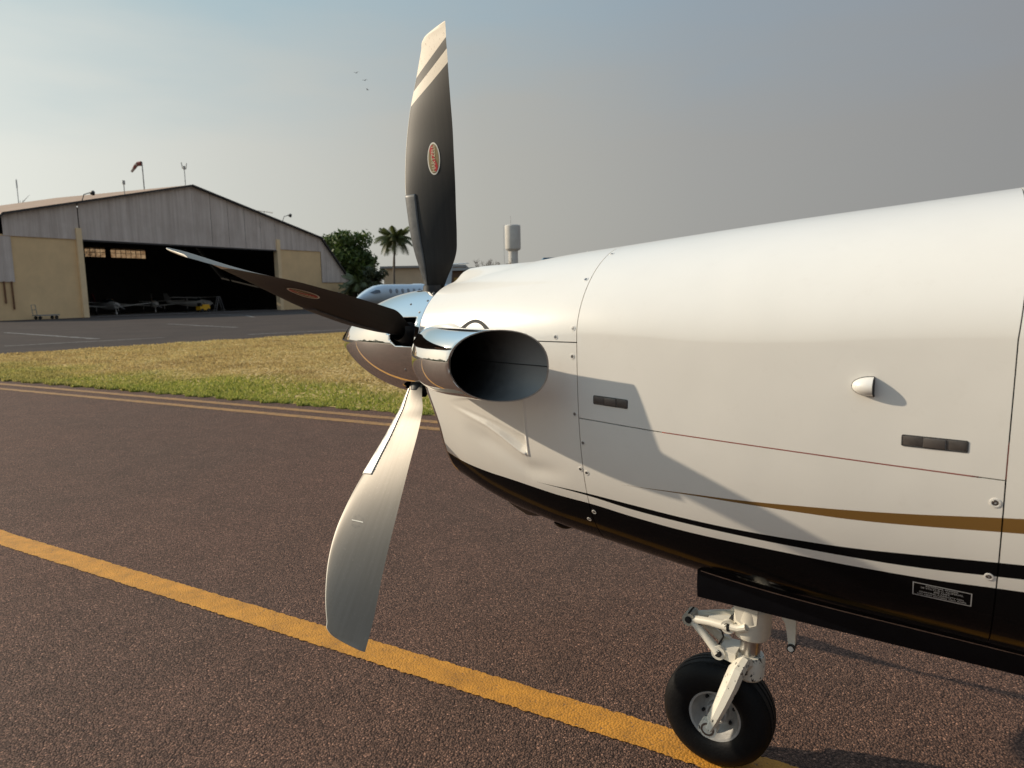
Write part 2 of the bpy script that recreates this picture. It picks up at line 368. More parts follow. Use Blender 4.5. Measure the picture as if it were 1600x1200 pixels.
# paint scheme: stripe edges as height over station, evaluated on the skin itself
def mat_livery():
    m, N, L, b = newmat('white_gloss_paint_with_stripes'); tc = N.new('ShaderNodeTexCoord'); sp = N.new('ShaderNodeSeparateXYZ'); L.new(tc.outputs['Object'], sp.inputs[0])
    X, Z = sp.outputs[0], sp.outputs[2]
    xn = mathn(N, L, 'DIVIDE', X, 2.0)
    def curve(pts):
        c = N.new('ShaderNodeFloatCurve'); cv = c.mapping.curves[0]; c.mapping.use_clip = False
        pts = [(x/2.0, (z-.7)/.5) for x, z in pts]
        cv.points[0].location = pts[0]; cv.points[1].location = pts[-1]
        for p in pts[1:-1]: cv.points.new(*p)
        c.mapping.update(); L.new(xn, c.inputs['Value'])
        return mathn(N, L, 'MULTIPLY_ADD', c.outputs[0], .5, .7)
    belly = curve([(0, 1.06), (.1954, .9985), (.2777, .975), (.395, .958), (.503, .949), (.603, .938), (.6956, .9274), (.8337, .9179), (.959, .904), (1.135, .8917), (1.366, .8889), (1.566, .887), (1.742, .8917), (1.842, .9), (2, .912)])
    bt = curve([(0, .99), (.594, .961), (.81, .955), (.967, .9453), (1.14, .9352), (1.296, .9317), (1.438, .9339), (1.567, .9394), (1.684, .950), (1.843, .9666), (2, .982)])
    bb = curve([(0, .992), (.594, .9615), (.81, .9473), (.963, .9293), (1.138, .9188), (1.295, .9138), (1.437, .9118), (1.566, .9125), (1.685, .9162), (1.845, .931), (2, .948)])
    gt = curve([(0, .99), (.9, 1.0052), (1.148, 1.0155), (1.302, 1.0215), (1.44, 1.031), (1.566, 1.041), (1.681, 1.0528), (1.836, 1.0729), (2, 1.093)])
    gb = curve([(0, .995), (.9, 1.0056), (1.148, 1.0115), (1.30, 1.0125), (1.44, 1.0135), (1.566, 1.0165), (1.682, 1.0248), (1.838, 1.0403), (2, 1.057)])
    lt = lambda a, c: mathn(N, L, 'LESS_THAN', a, c)
    f_b = lt(Z, belly); f_s = mathn(N, L, 'MULTIPLY', lt(Z, bt), lt(bb, Z)); f_g = mathn(N, L, 'MULTIPLY', lt(Z, gt), lt(gb, Z))
    far = mathn(N, L, 'GREATER_THAN', X, .3)
    f_s = mathn(N, L, 'MULTIPLY', f_s, far); f_g = mathn(N, L, 'MULTIPLY', f_g, far)
    nz = noisen(N, L, tc.outputs['Object'], 5, 5, .6); grime = noisen(N, L, tc.outputs['Object'], 22, 6, .7)
    white = mixn(N, L, ramp(N, L, nz, (.35, (0, 0, 0)), (.7, (1, 1, 1))), (.83, .80, .735), (.805, .775, .71))
    white = mixn(N, L, mathn(N, L, 'MULTIPLY', ramp(N, L, grime, (.58, (0, 0, 0)), (.8, (1, 1, 1))), .10), white, (.5, .44, .35))
    c = mixn(N, L, f_g, white, (.20, .105, .025)); c = mixn(N, L, mathn(N, L, 'MAXIMUM', f_b, f_s), c, (.005, .005, .0055))
    L.new(c, b.inputs['Base Color']); blk = mathn(N, L, 'MAXIMUM', f_b, f_s); cw = N.new('ShaderNodeMapRange'); cw.inputs[3].default_value = .55; cw.inputs[4].default_value = .0; L.new(blk, cw.inputs[0]); L.new(cw.outputs[0], b.inputs['Coat Weight'])
    sw = N.new('ShaderNodeMapRange'); sw.inputs[3].default_value = .5; sw.inputs[4].default_value = .07; L.new(blk, sw.inputs[0]); L.new(sw.outputs[0], b.inputs['Specular IOR Level']); b.inputs['Coat Roughness'].default_value = .035
    rr = N.new('ShaderNodeMapRange'); rr.inputs[3].default_value = .26; rr.inputs[4].default_value = .42; L.new(nz, rr.inputs[0]); rb = N.new('ShaderNodeMix'); L.new(blk, rb.inputs[0]); L.new(rr.outputs[0], rb.inputs[2]); rb.inputs[3].default_value = .10; L.new(rb.outputs[0], b.inputs['Roughness'])
    wv = noisen(N, L, tc.outputs['Object'], 3.2, 2, .4); bp = N.new('ShaderNodeBump'); bp.inputs['Strength'].default_value = .2; bp.inputs['Distance'].default_value = .02
    L.new(wv, bp.inputs['Height']); L.new(bp.outputs[0], b.inputs['Normal'])
    bc = N.new('ShaderNodeBump'); bc.inputs['Strength'].default_value = .05; bc.inputs['Distance'].default_value = .02; L.new(wv, bc.inputs['Height']); L.new(bc.outputs[0], b.inputs['Coat Normal'])
    return m
M_LIV = mat_livery()
M_DARK = pm('dark_interior', (.012, .012, .013), .7)
M_BLACK = pm('black_rubber', (.012, .012, .013), .55, noise=(40, .3))
M_BLK_GLOSS = pm('black_gloss_paint', (.003, .0035, .005), .3, noise=(30, .2), spec=.2)
M_CHROME = pm('polished_chrome', (.83, .81, .78), .035, 1.0, bump=(9, .012))
M_STEEL = pm('brushed_steel', (.5, .49, .47), .32, 1.0, noise=(60, .2))
M_SCREW = pm('screw_metal', (.30, .29, .28), .35, 1.0)
M_WHITE = pm('white_paint', (.78, .755, .70), .35, coat=.6, noise=(20, .05))
M_RED = pm('red_seal_rubber', (.27, .055, .035), .7)

def panel(name, x0, x1, t0, t1, nx, ny, displ=None, gx=(.0016, .0012), gt=.0025, lip=.009, wrap=False):
    """skin panel between stations and angles; its edges turn in so the joints are real gaps"""
    s = np.linspace(0, 1, nx)[:, None]; w = np.linspace(0, 1, ny)[None, :]
    X0 = x0 if callable(x0) else (lambda t: x0+0*t)
    xm_ = .8 if callable(x1) else .5*(KX[0]+x1)
    tm = t0(np.full(1, xm_))[0]*(1-w)+t1(np.full(1, xm_))[0]*w
    X1 = x1 if callable(x1) else (lambda t: x1+0*t)
    X = X0(tm)+gx[0]+(X1(tm)-gx[1]-X0(tm)-gx[0])*s
    ta = t0(X.ravel()).reshape(X.shape); tb = t1(X.ravel()).reshape(X.shape)
    T = ta+(tb-ta)*w
    P = surf(X, T); Nn = snorm(X, T)
    if displ is not None: P = P+Nn*displ(X, T, P)[..., None]
    V = P.reshape(-1, 3); F = grid_faces(nx, ny)
    idx = np.arange(nx*ny).reshape(nx, ny); NF = Nn.reshape(-1, 3)
    edges = [idx[:, 0], idx[::-1, -1], idx[0, ::-1], idx[-1, :]]
    VV = [V]; FF = [F]; n = len(V)
    for e in edges:
        a = V[e]; b = V[e]-NF[e]*lip; VV += [a, b]; k = np.arange(len(e)-1)
        FF.append(np.stack([n+k, n+k+1, n+len(e)+k+1, n+len(e)+k], 1)); n += 2*len(e)
    o = np_mesh(name, np.concatenate(VV), np.concatenate(FF), [M_LIV], plane)
    return o
_xs = np.linspace(.05, 4.6, 300)
_zB = 1.4215-0.0005*_xs
G_ = .0016
tB = lambda x, g=0.0: t_at_z(x, 1.4215-.0005*np.asarray(x)+g)
_zC = np.interp(_xs, [.8, .81, 1.048, 1.366, 1.625, 1.843, 3], [1.197, 1.197, 1.1839, 1.1731, 1.1638, 1.1578, 1.12])
tC = lambda x, g=0.0: t_at_z(x, np.interp(x, _xs, _zC)+g)
XA, XD = .8115, 1.8475
def scoop(X, T, P):
    h = np.interp(X, [.125, .145, .172, .2, .26, .36, .47], [0, .004, .028, .034, .028, .012, 0])
    y = P[..., 1]; return h*sstep(-.10, -.02, y)*(1-sstep(.16, .24, y))
def duct(X, T, P):
    """outlet duct pressed into the lower cowl, with a squared-off aft end"""
    z = P[..., 2]; port = P[..., 1] < 0
    zL = np.interp(X, [.24, .256, .345, .433, .49, .54, .575, .598], [1.205, 1.189, 1.163, 1.138, 1.112, 1.084, 1.066, 1.060])
    zU = np.interp(X, [.256, .34, .478, .584, .60], [1.196, 1.181, 1.147, 1.112, 1.105])
    zT = np.interp(X, [.256, .60], [1.204, 1.262])
    ax = np.clip((X-.25)/.345, 0, 1); end = 1-sstep(.5955, .6005, X)
    d1 = .0115*ax**1.1*sstep(0, .012, z-zL)*(1-sstep(-.006, .0, z-zT))
    mid = np.clip((z-zL)/np.maximum(zU-zL, 1e-3), 0, 1)
    d2 = .006*ax**1.2*np.sin(np.pi*mid)**.8*(z > zL)*(z < zU)
    ridge = .0055*ax*np.exp(-((z-zL+.004)/.006)**2)
    # soft shoulder of the chin under the duct
    belly = -.006*np.exp(-((z-(zL-.055))/.03)**2)*sstep(.3, .45, X)*(1-sstep(.62, .78, X))
    # squared frame standing proud round the aft end
    frame = .003*np.exp(-((X-.606)/.004)**2)*(z > zL-.008)*(z < zT)
    return np.where(port, -(d1+d2)*end+ridge*end+belly+frame, 0)
XF = lambda t: .122+.070*sstep(1.62, 2.15, np.minimum(t, 2*math.pi-t))
p_up = panel('upper_nose_cowl', .122, XA, lambda x: -tB(x, G_), lambda x: tB(x, G_), 120, 220, scoop)
p_lo = panel('lower_nose_cowl', XF, XA, lambda x: tB(x, -G_), lambda x: 2*math.pi-tB(x, -G_), 260, 420, duct)
def XDL(t):
    q = np.minimum(np.abs(t), np.abs(2*math.pi-t)); return XD+.017*(1-sstep(.9, 1.85, q))
p_door = panel('engine_door', XA, XDL, lambda x: -tC(x, G_), lambda x: tC(x, G_), 70, 150)
p_low = panel('lower_engine_panel', XA, XDL, lambda x: tC(x, -G_), lambda x: 2*math.pi-tC(x, -G_), 70, 130)
p_aft = panel('fuselage_skin', XDL, 4.6, lambda x: -math.pi+0*x, lambda x: math.pi+0*x, 60, 160, wrap=True)
p_door['label'] = 'long white engine door with two dark latches'; p_lo['label'] = 'lower nose cowl with pressed-in outlet duct'
# dark structure under the skin, nose bulkhead and gearbox
x = np.linspace(.21, 4.58, 60)[:, None]; t = np.linspace(0, 2*math.pi, 90)[None, :]
P = surf(x, t)-snorm(x+0*t, t+0*x)*.022
V = P.reshape(-1, 3); F = grid_faces(60, 90); nV = len(V)
caps = [np.array([[nV, i, i+1, i+1] for i in range(89)]), np.array([[nV+1, 59*90+i+1, 59*90+i, 59*90+i] for i in range(89)])]
fr = mesh('inner_frame', list(V)+[(.21, 0, 1.25), (4.58, 0, 1.3)], [tuple(f) for f in F]+[tuple(c[:3]) for q in caps for c in q], M_DARK, plane)
MBx = MB(); MBx.lathe([(0, .0), (.15, .0), (.165, .02), (.17, .09), (.213, .094), (.216, .20), (.216, .24)], 40, Matrix.Translation((.0, 0, HZ)) @ Matrix.Rotation(math.pi/2, 4, 'Y'))
MBx.build('gearbox', M_DARK, plane)
# red seal showing in the joint under the door, dark aft joint
def seam_tube(name, pts, r, mat):
    b = MB(); b.tube(pts, r, 6); return b.build(name, mat, plane, angle=None)
seam_tube('door_seal', [on(xx, float(np.interp(xx, _xs, _zC)), -.0025)[0] for xx in np.linspace(1.08, 1.80, 50)], .0028, M_RED)
seam_tube('door_seal', [on(1.8475, zz, -.0035)[0] for zz in np.linspace(1.16, 1.24, 12)], .0028, M_RED)
# chrome lip of the chin inlet and its dark duct
lip = MB(); tt = np.linspace(1.74, 2*math.pi-1.74, 90); xl = XF(tt)
pl_ = surf(xl, tt)-snorm(xl, tt)*.007; lip.tube([Vector(p)-Vector((.003, 0, 0)) for p in pl_], .0085, 10)
lip.build('inlet_lip', M_CHROME, plane, angle=None)
inl = MB(); ring = surf(xl, tt)-snorm(xl, tt)*.02; nR = len(ring)
inl.add([tuple(p+np.array([.004, 0, 0])) for p in ring]+[tuple(p*np.array([1, .8, 1])+np.array([.10, 0, .0])) for p in ring]+[(.30, 0, 1.1)],
        [(i, i+1, nR+i+1, nR+i) for i in range(nR-1)]+[(nR+i, nR+i+1, 2*nR) for i in range(nR-1)])
inl.build('inlet_duct', M_DARK, plane, angle=None)

# ------------------------------------------------------------------ spinner with blade slots
PHI = -.0525
ANG = [PHI+R(72*k) for k in range(5)]
def spin_r(x): return .212*np.maximum(1-((.085-np.asarray(x, float))/.600)**2.5, 0)**.97
def build_spinner():
    xs = np.unique(np.concatenate([-.515+.10*np.linspace(0, 1, 14)**1.8, np.linspace(-.41, -.06, 30), np.linspace(-.06, .058, 20), np.linspace(.058, .085, 5)]))
    na = 360; a = np.linspace(0, 2*math.pi, na+1)[:-1]
    Xg, A = np.meshgrid(xs, a, indexing='ij'); r = spin_r(Xg); V = np.stack([Xg, r*np.sin(A), r*np.cos(A)], -1).reshape(-1, 3)
    F = []; xm = .5*(xs[1:]+xs[:-1])
    for i in range(len(xs)-1):
        for k in range(na):
            am = a[k]+math.pi/na
            d = min(abs((am-g+math.pi) % (2*math.pi)-math.pi) for g in ANG)
            # rounded slot for each blade shank
            lim = .265*math.sqrt(max(0, 1-max(0, (-.012-xm[i])/.055)**2)) if -.067 < xm[i] < .058 else -1
            if d < lim: continue
            F.append((i*na+k, (i+1)*na+k, (i+1)*na+(k+1) % na, i*na+(k+1) % na))
    o = mesh('spinner', V, F, M_CHROME, plane); o.location = (0, 0, HZ)
    sol = o.modifiers.new('thickness', 'SOLIDIFY'); sol.thickness = .003; sol.offset = -1
    sc_ = MB()
    for g in ANG:
        for da, xx in ((.36, .062), (.63, .072), (-.36, .062), (.55, .0)):
            ang = g+da; rr = float(spin_r(xx)); nrm = Vector((-.1, math.sin(ang), math.cos(ang))).normalized(); p = Vector((xx, rr*math.sin(ang), rr*math.cos(ang)))
            q = nrm.to_track_quat('Z', 'Y').to_matrix().to_4x4(); sc_.lathe([(0, .0022), (.0035, .0022), (.0045, .0005), (.0045, -.001)], 10, Matrix.Translation(p) @ q)
    s = sc_.build('screws', M_SCREW, o); s['kind'] = 'stuff'
    core = MB(); core.lathe([(0, -.30), (.06, -.29), (.128, -.09), (.140, -.05), (.140, .06), (.19, .062), (.205, .07), (.205, .078), (0, .08)], 60, Matrix.Rotation(math.pi/2, 4, 'Y'))
    c = core.build('hub', M_DARK, plane); c.location = (0, 0, HZ)
    return o
build_spinner()

# ------------------------------------------------------------------ propeller blades
BR = np.array([.15, .2, .25, .3, .35, .4, .5, .6, .7, .8, .9, 1.0, 1.05, 1.1, 1.13, 1.142, 1.152, 1.158])
LEa = np.array([-.03, -.034, -.044, -.055, -.069, -.08, -.099, -.114, -.118, -.112, -.092, -.056, -.035, -.011, .005, .03, .083, .128])
LEb = np.array([.012, .011, .006, -.001, -.003, -.003, .006, .018, .034, .048, .055, .056, .052, .044, .037, .028, .013, .0])
TEa = np.array([.026, .031, .052, .079, .095, .101, .107, .114, .12, .126, .131, .138, .142, .144, .1455, .146, .1462, .1464])
TEb = np.array([.026, .028, .033, .038, .045, .044, .041, .037, .031, .025, .015, .003, -.003, -.007, -.008, -.0085, -.009, -.009])
TC = np.array([.75, .62, .40, .26, .19, .15, .115, .09, .075, .065, .058, .05, .046, .042, .04, .045, .07, .15])
def bcurve(r): return [pch(np.asarray(r, float), BR, q) for q in (LEa, LEb, TEa, TEb, TC)]
def bpoint(r, s, side, off=0.0):
    """point on blade: s 0 leading edge to 1 trailing edge, side -1 dark cambered face / +1 grey face (x aft, y tangent, z radial)"""
    la, lb, ta, tb, tc = bcurve(r); ca, cb = ta-la, tb-lb; ch = np.hypot(ca, cb)
    th = 5*tc*ch*(.2969*np.sqrt(np.maximum(s, 0))-.126*s-.3516*s**2+.2843*s**3-.1036*s**4)
    camber = .10*ch*tc*4*s*(1-s)
    na, nb = -cb/ch, ca/ch                      # perpendicular, +tangent side
    d = side*th*np.where(np.asarray(side) < 0, 1.15, .85)-camber+side*off
    return np.stack(np.broadcast_arrays(la+ca*s+na*d, lb+cb*s+nb*d, np.asarray(r)+0*s), -1)
def mat_blade(name, dark):
    m, N, L, b = newmat(name); ra = N.new('ShaderNodeAttribute'); ra.attribute_name = 'rad'; aa = N.new('ShaderNodeAttribute'); aa.attribute_name = 'ax'
    tc = N.new('ShaderNodeTexCoord')
    mp = N.new('ShaderNodeMapping'); mp.inputs['Scale'].default_value = (70, 70, 3); L.new(tc.outputs['Object'], mp.inputs[0])
    st = noisen(N, L, mp.outputs[0], 1, 4, .6); sp = noisen(N, L, tc.outputs['Object'], 130, 3, .6)
    if dark:
        q = mathn(N, L, 'SUBTRACT', ra.outputs['Fac'], mathn(N, L, 'MULTIPLY', mathn(N, L, 'SUBTRACT', aa.outputs['Fac'], .01), .5))
        tip = mathn(N, L, 'GREATER_THAN', q, 1.038); b2 = mathn(N, L, 'MULTIPLY', mathn(N, L, 'GREATER_THAN', q, .957), mathn(N, L, 'LESS_THAN', q, 1.001))
        w = mathn(N, L, 'MAXIMUM', tip, b2)
        base = mixn(N, L, ramp(N, L, st, (.35, (0, 0, 0)), (.7, (1, 1, 1))), (.014, .0135, .013), (.022, .020, .018))
        wh = mixn(N, L, ramp(N, L, sp, (.62, (0, 0, 0)), (.72, (1, 1, 1))), (.74, .66, .54), (.36, .28, .2))
        L.new(mixn(N, L, w, base, wh), b.inputs['Base Color']); b.inputs['Roughness'].default_value = .52; b.inputs['Specular IOR Level'].default_value = .34
    else:
        base = mixn(N, L, ramp(N, L, st, (.35, (0, 0, 0)), (.7, (1, 1, 1))), (.130, .118, .102), (.144, .132, .116))
        base = mixn(N, L, mathn(N, L, 'MULTIPLY', ramp(N, L, sp, (.6, (0, 0, 0)), (.75, (1, 1, 1))), .25), base, (.25, .23, .2))
        L.new(base, b.inputs['Base Color']); b.inputs['Roughness'].default_value = .45; b.inputs['Metallic'].default_value = .42; b.inputs['Specular IOR Level'].default_value = .4
    return m
M_BDARK = mat_blade('dark_blade_paint', True); M_BGREY = mat_blade('grey_blade_metal', False)
M_BLE = pm('bare_leading_edge', (.62, .58, .50), .5, .15, noise=(40, .12))
M_BOOT = pm('deice_boot_rubber', (.06, .065, .07), .45, noise=(50, .35))
M_BOOT2 = pm('worn_boot_foil', (.55, .53, .49), .38, .5, noise=(45, .4))
M_BADGE_W = pm('badge_white', (.78, .74, .64), .4); M_BADGE_G = pm('badge_gold', (.26, .19, .09), .4, .3, noise=(300, .25)); M_BADGE_R = pm('badge_red', (.52, .02, .02), .4)
M_BADGE_T = pm('badge_lettering', (.75, .66, .45), .4)
def build_blade():
    nr, ns = 90, 25
    r = np.concatenate([np.linspace(.15, 1.1, nr-16), np.linspace(1.1, 1.158, 17)[1:]]); s = .5*(1-np.cos(np.linspace(0, math.pi, ns)))
    Rg, Sg = np.meshgrid(r, s, indexing='ij')
    A = bpoint(Rg, Sg, -1); B = bpoint(Rg, Sg, 1)
    # ring: dark side LE->TE then grey side TE->LE
    ringv = np.concatenate([A, B[:, -2:0:-1]], 1); m = ringv.shape[1]; nr = len(r)
    V = ringv.reshape(-1, 3); F = []; mi = []
    for i in range(nr-1):
        for k in range(m):
            F.append((i*m+k, (i+1)*m+k, (i+1)*m+(k+1) % m, i*m+(k+1) % m))
            sv = k+.5 if k < ns-1 else 2*(ns-1)-k-.5
            mi.append(2 if sv < 1.6 else (0 if k < ns-1 else 1))
    me_o = mesh('propeller_blade', V, F+[tuple((nr-1)*m+k for k in range(m))], [M_BDARK, M_BGREY, M_BLE], plane, True, mi+[0])
    bm = bmesh.new(); bm.from_mesh(me_o.data); bmesh.ops.recalc_face_normals(bm, faces=bm.faces); bm.to_mesh(me_o.data); bm.free()
    me_o.data.set_sharp_from_angle(angle=R(50))
    for nme, arr in (('rad', np.repeat(r, m)), ('ax', V[:, 0])):
        at = me_o.data.attributes.new(nme, 'FLOAT', 'POINT'); at.data.foreach_set('value', np.asarray(arr, np.float32))
    # de-icing boot wrapped over the leading edge near the root
    rb = np.linspace(.22, .575, 40); sb = np.linspace(0, 1, 12)**1.6*.24
    V = []; F = []; mi = []
    prof = [(-1, q) for q in sb[::-1]]+[(1, q) for q in sb[1:]]
    rows = []
    for rr in rb:
        row = []
        for sd_, q in prof: row.append(bpoint(rr, q, sd_, .0028)-np.array([.0022 if q < .02 else 0, 0, 0]))
        rows.append([bpoint(rr, sb[-1], -1, -.001)]+row+[bpoint(rr, sb[-1], 1, -.001)])
    k = len(rows[0]); V = [p for row in rows for p in row]
    for i in range(len(rb)-1):
        for j in range(k-1):
            F.append((i*k+j, (i+1)*k+j, (i+1)*k+j+1, i*k+j+1)); mi.append(0 if j < k//2 else 1)
    n = len(V)                                   # outer end
    V += [bpoint(.578, q, sd_, -.002) for sd_, q in [prof[0]]+prof+[prof[-1]]]
    for j in range(k-1): F.append(((len(rb)-1)*k+j, n+j, n+j+1, (len(rb)-1)*k+j+1)); mi.append(0 if j < k//2 else 1)
    boot = mesh('deice_boot', V, F, [M_BOOT, M_BOOT2], me_o, True, mi)
    # ragged sealant edge: little dark beads along the inner half of the boot
    bd = MB()
    for q in np.linspace(.36, .56, 22):
        for sd_ in (-1, 1):
            p = bpoint(q+rng.uniform(-.004, .004), .248+rng.uniform(-.004, .004), sd_, .0006); bd.lathe([(0, .002), (.0022, .0012), (.0025, -.001)], 6, Matrix.Translation(p) @ Matrix.Rotation(math.pi/2, 4, 'X') if sd_ < 0 else Matrix.Translation(p) @ Matrix.Rotation(-math.pi/2, 4, 'X'))
    bb = bd.build('sealant_beads', M_BLACK, me_o); bb['kind'] = 'stuff'
    # maker's badge on the dark face
    def onface(da, dr, off, r0=.70, a0=.031, side=-1):
        rr = r0+dr; la, lb, ta, tb, tc = bcurve(rr); s_ = (a0+da-la)/(ta-la); return bpoint(rr, s_, side, off)
    def ell(wa, wr, off, mat_i, mb, n=36, k=1.0):
        c = [onface(0, 0, off)]; v = c+[onface(wa*math.cos(q)*k, wr*math.sin(q)*k, off) for q in np.linspace(0, 2*math.pi, n+1)[:-1]]
        mb.add(v, [(0, i+1, (i+1) % n+1) for i in range(n)], mat_i)
    bg = MB(); ell(.0285, .060, .0010, 0, bg); ell(.0235, .054, .0016, 1, bg)
    v = []; f = []
    for i, q in enumerate(np.linspace(-1, 1, 25)):            # red diagonal sash
        rr = q*.049; c0 = -.0105*math.tanh(q*2.0); wd = .0055*(1.0+.7*abs(q)); lim = .0228*math.sqrt(max(0, 1-(rr/.0535)**2))
        a0 = max(-lim, min(lim, c0*-1*-1-wd)); a1 = max(-lim, min(lim, c0+wd))
        v += [onface(a0, rr, .0021), onface(a1, rr, .0021)]
        if i: f.append((2*i-2, 2*i-1, 2*i+1, 2*i))
    bg.add(v, f, 2)
    tv, tf = text_mesh('HARTZELL'); k = .098/(max(p[0] for p in tv)-min(p[0] for p in tv))
    bg.add([onface(-p[1]*k*1.15, p[0]*k, .0026) for p in tv], tf, 3)
    badge = mesh('badge', bg.v, bg.f, [M_BADGE_W, M_BADGE_G, M_BADGE_R, M_BADGE_T], me_o, False, bg.mi)
    # worn remains of a badge on the grey face
    wb = MB(); v = [onface(a, q, .0009, .754, -.033, 1) for a, q in ((-.026, -.0016), (.026, -.0016), (.026, .0016), (-.026, .0016))]; wb.add(v, [(0, 1, 2, 3)], 0)
    for q in range(90):
        an = rng.uniform(0, 6.28); rd = rng.uniform(.6, 1); da, dr = .024*math.cos(an)*rd, .027*math.sin(an)*rd; h = rng.uniform(.0004, .0011)
        wb.add([onface(da-h, dr-h, .0007, .754, -.033, 1), onface(da+h, dr-h, .0007, .754, -.033, 1), onface(da, dr+h, .0007, .754, -.033, 1)], [(0, 1, 2)], 1)
    wbo = mesh('worn_badge', wb.v, wb.f, [M_BADGE_W, M_BOOT], me_o, False, wb.mi)
    # round shank at the root
    sh = MB(); sh.lathe([(.046, .10), (.046, .17), (.040, .19), (.034, .225)], 28, Matrix.Scale(1, 4)); shk = sh.build('shank', M_BLACK, me_o)
    return me_o
blade = build_blade()
blade.location = (0, 0, HZ); blade.rotation_euler = (-ANG[0], 0, 0)
for k in range(1, 5):
    c = blade.copy(); COL.objects.link(c); c.parent = plane; c.rotation_mode = 'ZYX'; c.rotation_euler = (-ANG[k]-(.030 if k == 1 else (-.014 if k == 4 else 0)), 0, 0)
    if k == 4: c.scale = (1, 1, 1.026); c.rotation_euler.z = R(2.2)
    for ch in list(blade.children):
        d = ch.copy(); COL.objects.link(d); d.parent = c

# ------------------------------------------------------------------ exhaust stubs
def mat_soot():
    m, N, L, b = newmat('sooty_steel_lit_mouth'); tc = N.new('ShaderNodeTexCoord'); n = noisen(N, L, tc.outputs['Object'], 25, 4)
    sp = N.new('ShaderNodeSeparateXYZ'); L.new(tc.outputs['Object'], sp.inputs[0])      # sky light on the inner wall painted as paler metal towards the mouth
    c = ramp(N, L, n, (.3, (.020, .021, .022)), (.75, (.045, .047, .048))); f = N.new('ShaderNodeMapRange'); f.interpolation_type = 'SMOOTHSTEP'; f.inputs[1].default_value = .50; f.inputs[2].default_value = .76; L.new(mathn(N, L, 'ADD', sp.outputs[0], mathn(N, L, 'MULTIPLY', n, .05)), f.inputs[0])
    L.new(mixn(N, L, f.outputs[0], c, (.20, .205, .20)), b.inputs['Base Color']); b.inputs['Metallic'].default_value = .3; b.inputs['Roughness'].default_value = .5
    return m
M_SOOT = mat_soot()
def build_exhaust(sy):
    path = [Vector(p) for p in ((.262, -.12, 1.372), (.260, -.20, 1.371), (.266, -.28, 1.369), (.294, -.358, 1.367), (.348, -.422, 1.364), (.425, -.470, 1.362), (.52, -.500, 1.361), (.612, -.519, 1.360))]
    # smooth the path
    pts = []
    for i in range(len(path)-1):
        p0, p1, p2, p3 = path[max(i-1, 0)], path[i], path[i+1], path[min(i+2, len(path)-1)]
        for k in range(5):
            t_ = k/5; pts.append(.5*((2*p1)+(p2-p0)*t_+(2*p0-5*p1+4*p2-p3)*t_**2+(3*p1-3*p2+p3-p0)*t_**3))
    pts.append(path[-1])
    cen = Vector((.628, -.524, 1.360)); pn = Vector((.11, -.275, 0)).normalized()      # mouth plane, facing aft and outboard
    nA = 56; rings_o = []; rings_i = []
    for i, p in enumerate(pts):
        d = (pts[min(i+1, len(pts)-1)]-pts[max(i-1, 0)]).normalized(); hx = d.cross(Vector((0, 0, 1))).normalized(); up = hx.cross(d).normalized()
        w = min(1, i/(len(pts)-1)*1.0); rh = .108-.0285*w; rv = .1035+.0015*w
        ro = []; ri = []
        for k in range(nA):
            a = 2*math.pi*k/nA; ca, sa = math.cos(a), math.sin(a); e = 2/(2.35 if ca < 0 else 2.08)
            off = hx*(abs(ca)**e*math.copysign(1, ca)*rh)+up*(abs(sa)**e*math.copysign(1, sa)*rv); q = p+off; qi = p+off*.972
            # cut by the mouth plane
            for lst, pt_ in ((ro, q), (ri, qi)):
                dd = (pt_-cen).dot(pn)
                if dd > 0: pt_ = pt_-d*(dd/d.dot(pn))
                lst.append(pt_)
        rings_o.append(ro); rings_i.append(ri)
    # stretch the last ring onto the mouth plane
    d = (pts[-1]-pts[-2]).normalized()
    for rr in (rings_o, rings_i):
        rr.append([q-d*((q-cen).dot(pn)/d.dot(pn)) for q in rr[-1]])
    mbx = MB()
    def skin(rs, m):
        v = [p for r_ in rs for p in r_]; f = [(i*nA+k, i*nA+(k+1) % nA, (i+1)*nA+(k+1) % nA, (i+1)*nA+k) for i in range(len(rs)-1) for k in range(nA)]; mbx.add(v, f, m)
    skin(rings_o, 0); skin([list(reversed(r_)) for r_ in rings_i], 1); mbx.add(rings_i[next(i for i, p in enumerate(pts) if p.y < -.375)], [tuple(range(nA))], 3)  # flat black disc across the tube, its deep shade put into colour
    mbx.add(rings_o[-1]+rings_i[-1], [(k, (k+1) % nA, nA+(k+1) % nA, nA+k) for k in range(nA)], 2)
    if sy < 0: mbx.v = [(p[0], -p[1], p[2]) for p in mbx.v]; mbx.f = [tuple(reversed(f)) for f in mbx.f]
    o = mesh('exhaust_stub', mbx.v, mbx.f, [M_CHROME, M_SOOT, M_STEEL, pm('exhaust_depth_shade', (.001, .001, .001), .9, spec=0)], plane, True, mbx.mi)
    # weld seam along the inside
    sm = MB(); seam = [ (rings_i[i][0]+rings_i[i][0]*0) for i in range(len(rings_i)-14, len(rings_i)) ]
    cpt = [pts[min(i, len(pts)-1)] for i in range(len(rings_i)-14, len(rings_i))]
    ww = [(q+(c_-q)*.012) for q, c_ in zip([rings_i[i][nA//2] for i in range(len(rings_i)-14, len(rings_i))], cpt)]
    if sy < 0: ww = [Vector((p.x, -p.y, p.z)) for p in ww]
    sm.tube(ww, .0014, 5); sm.build('weld_seam', M_DARK, o)
    return o
ex = build_exhaust(1); build_exhaust(-1)
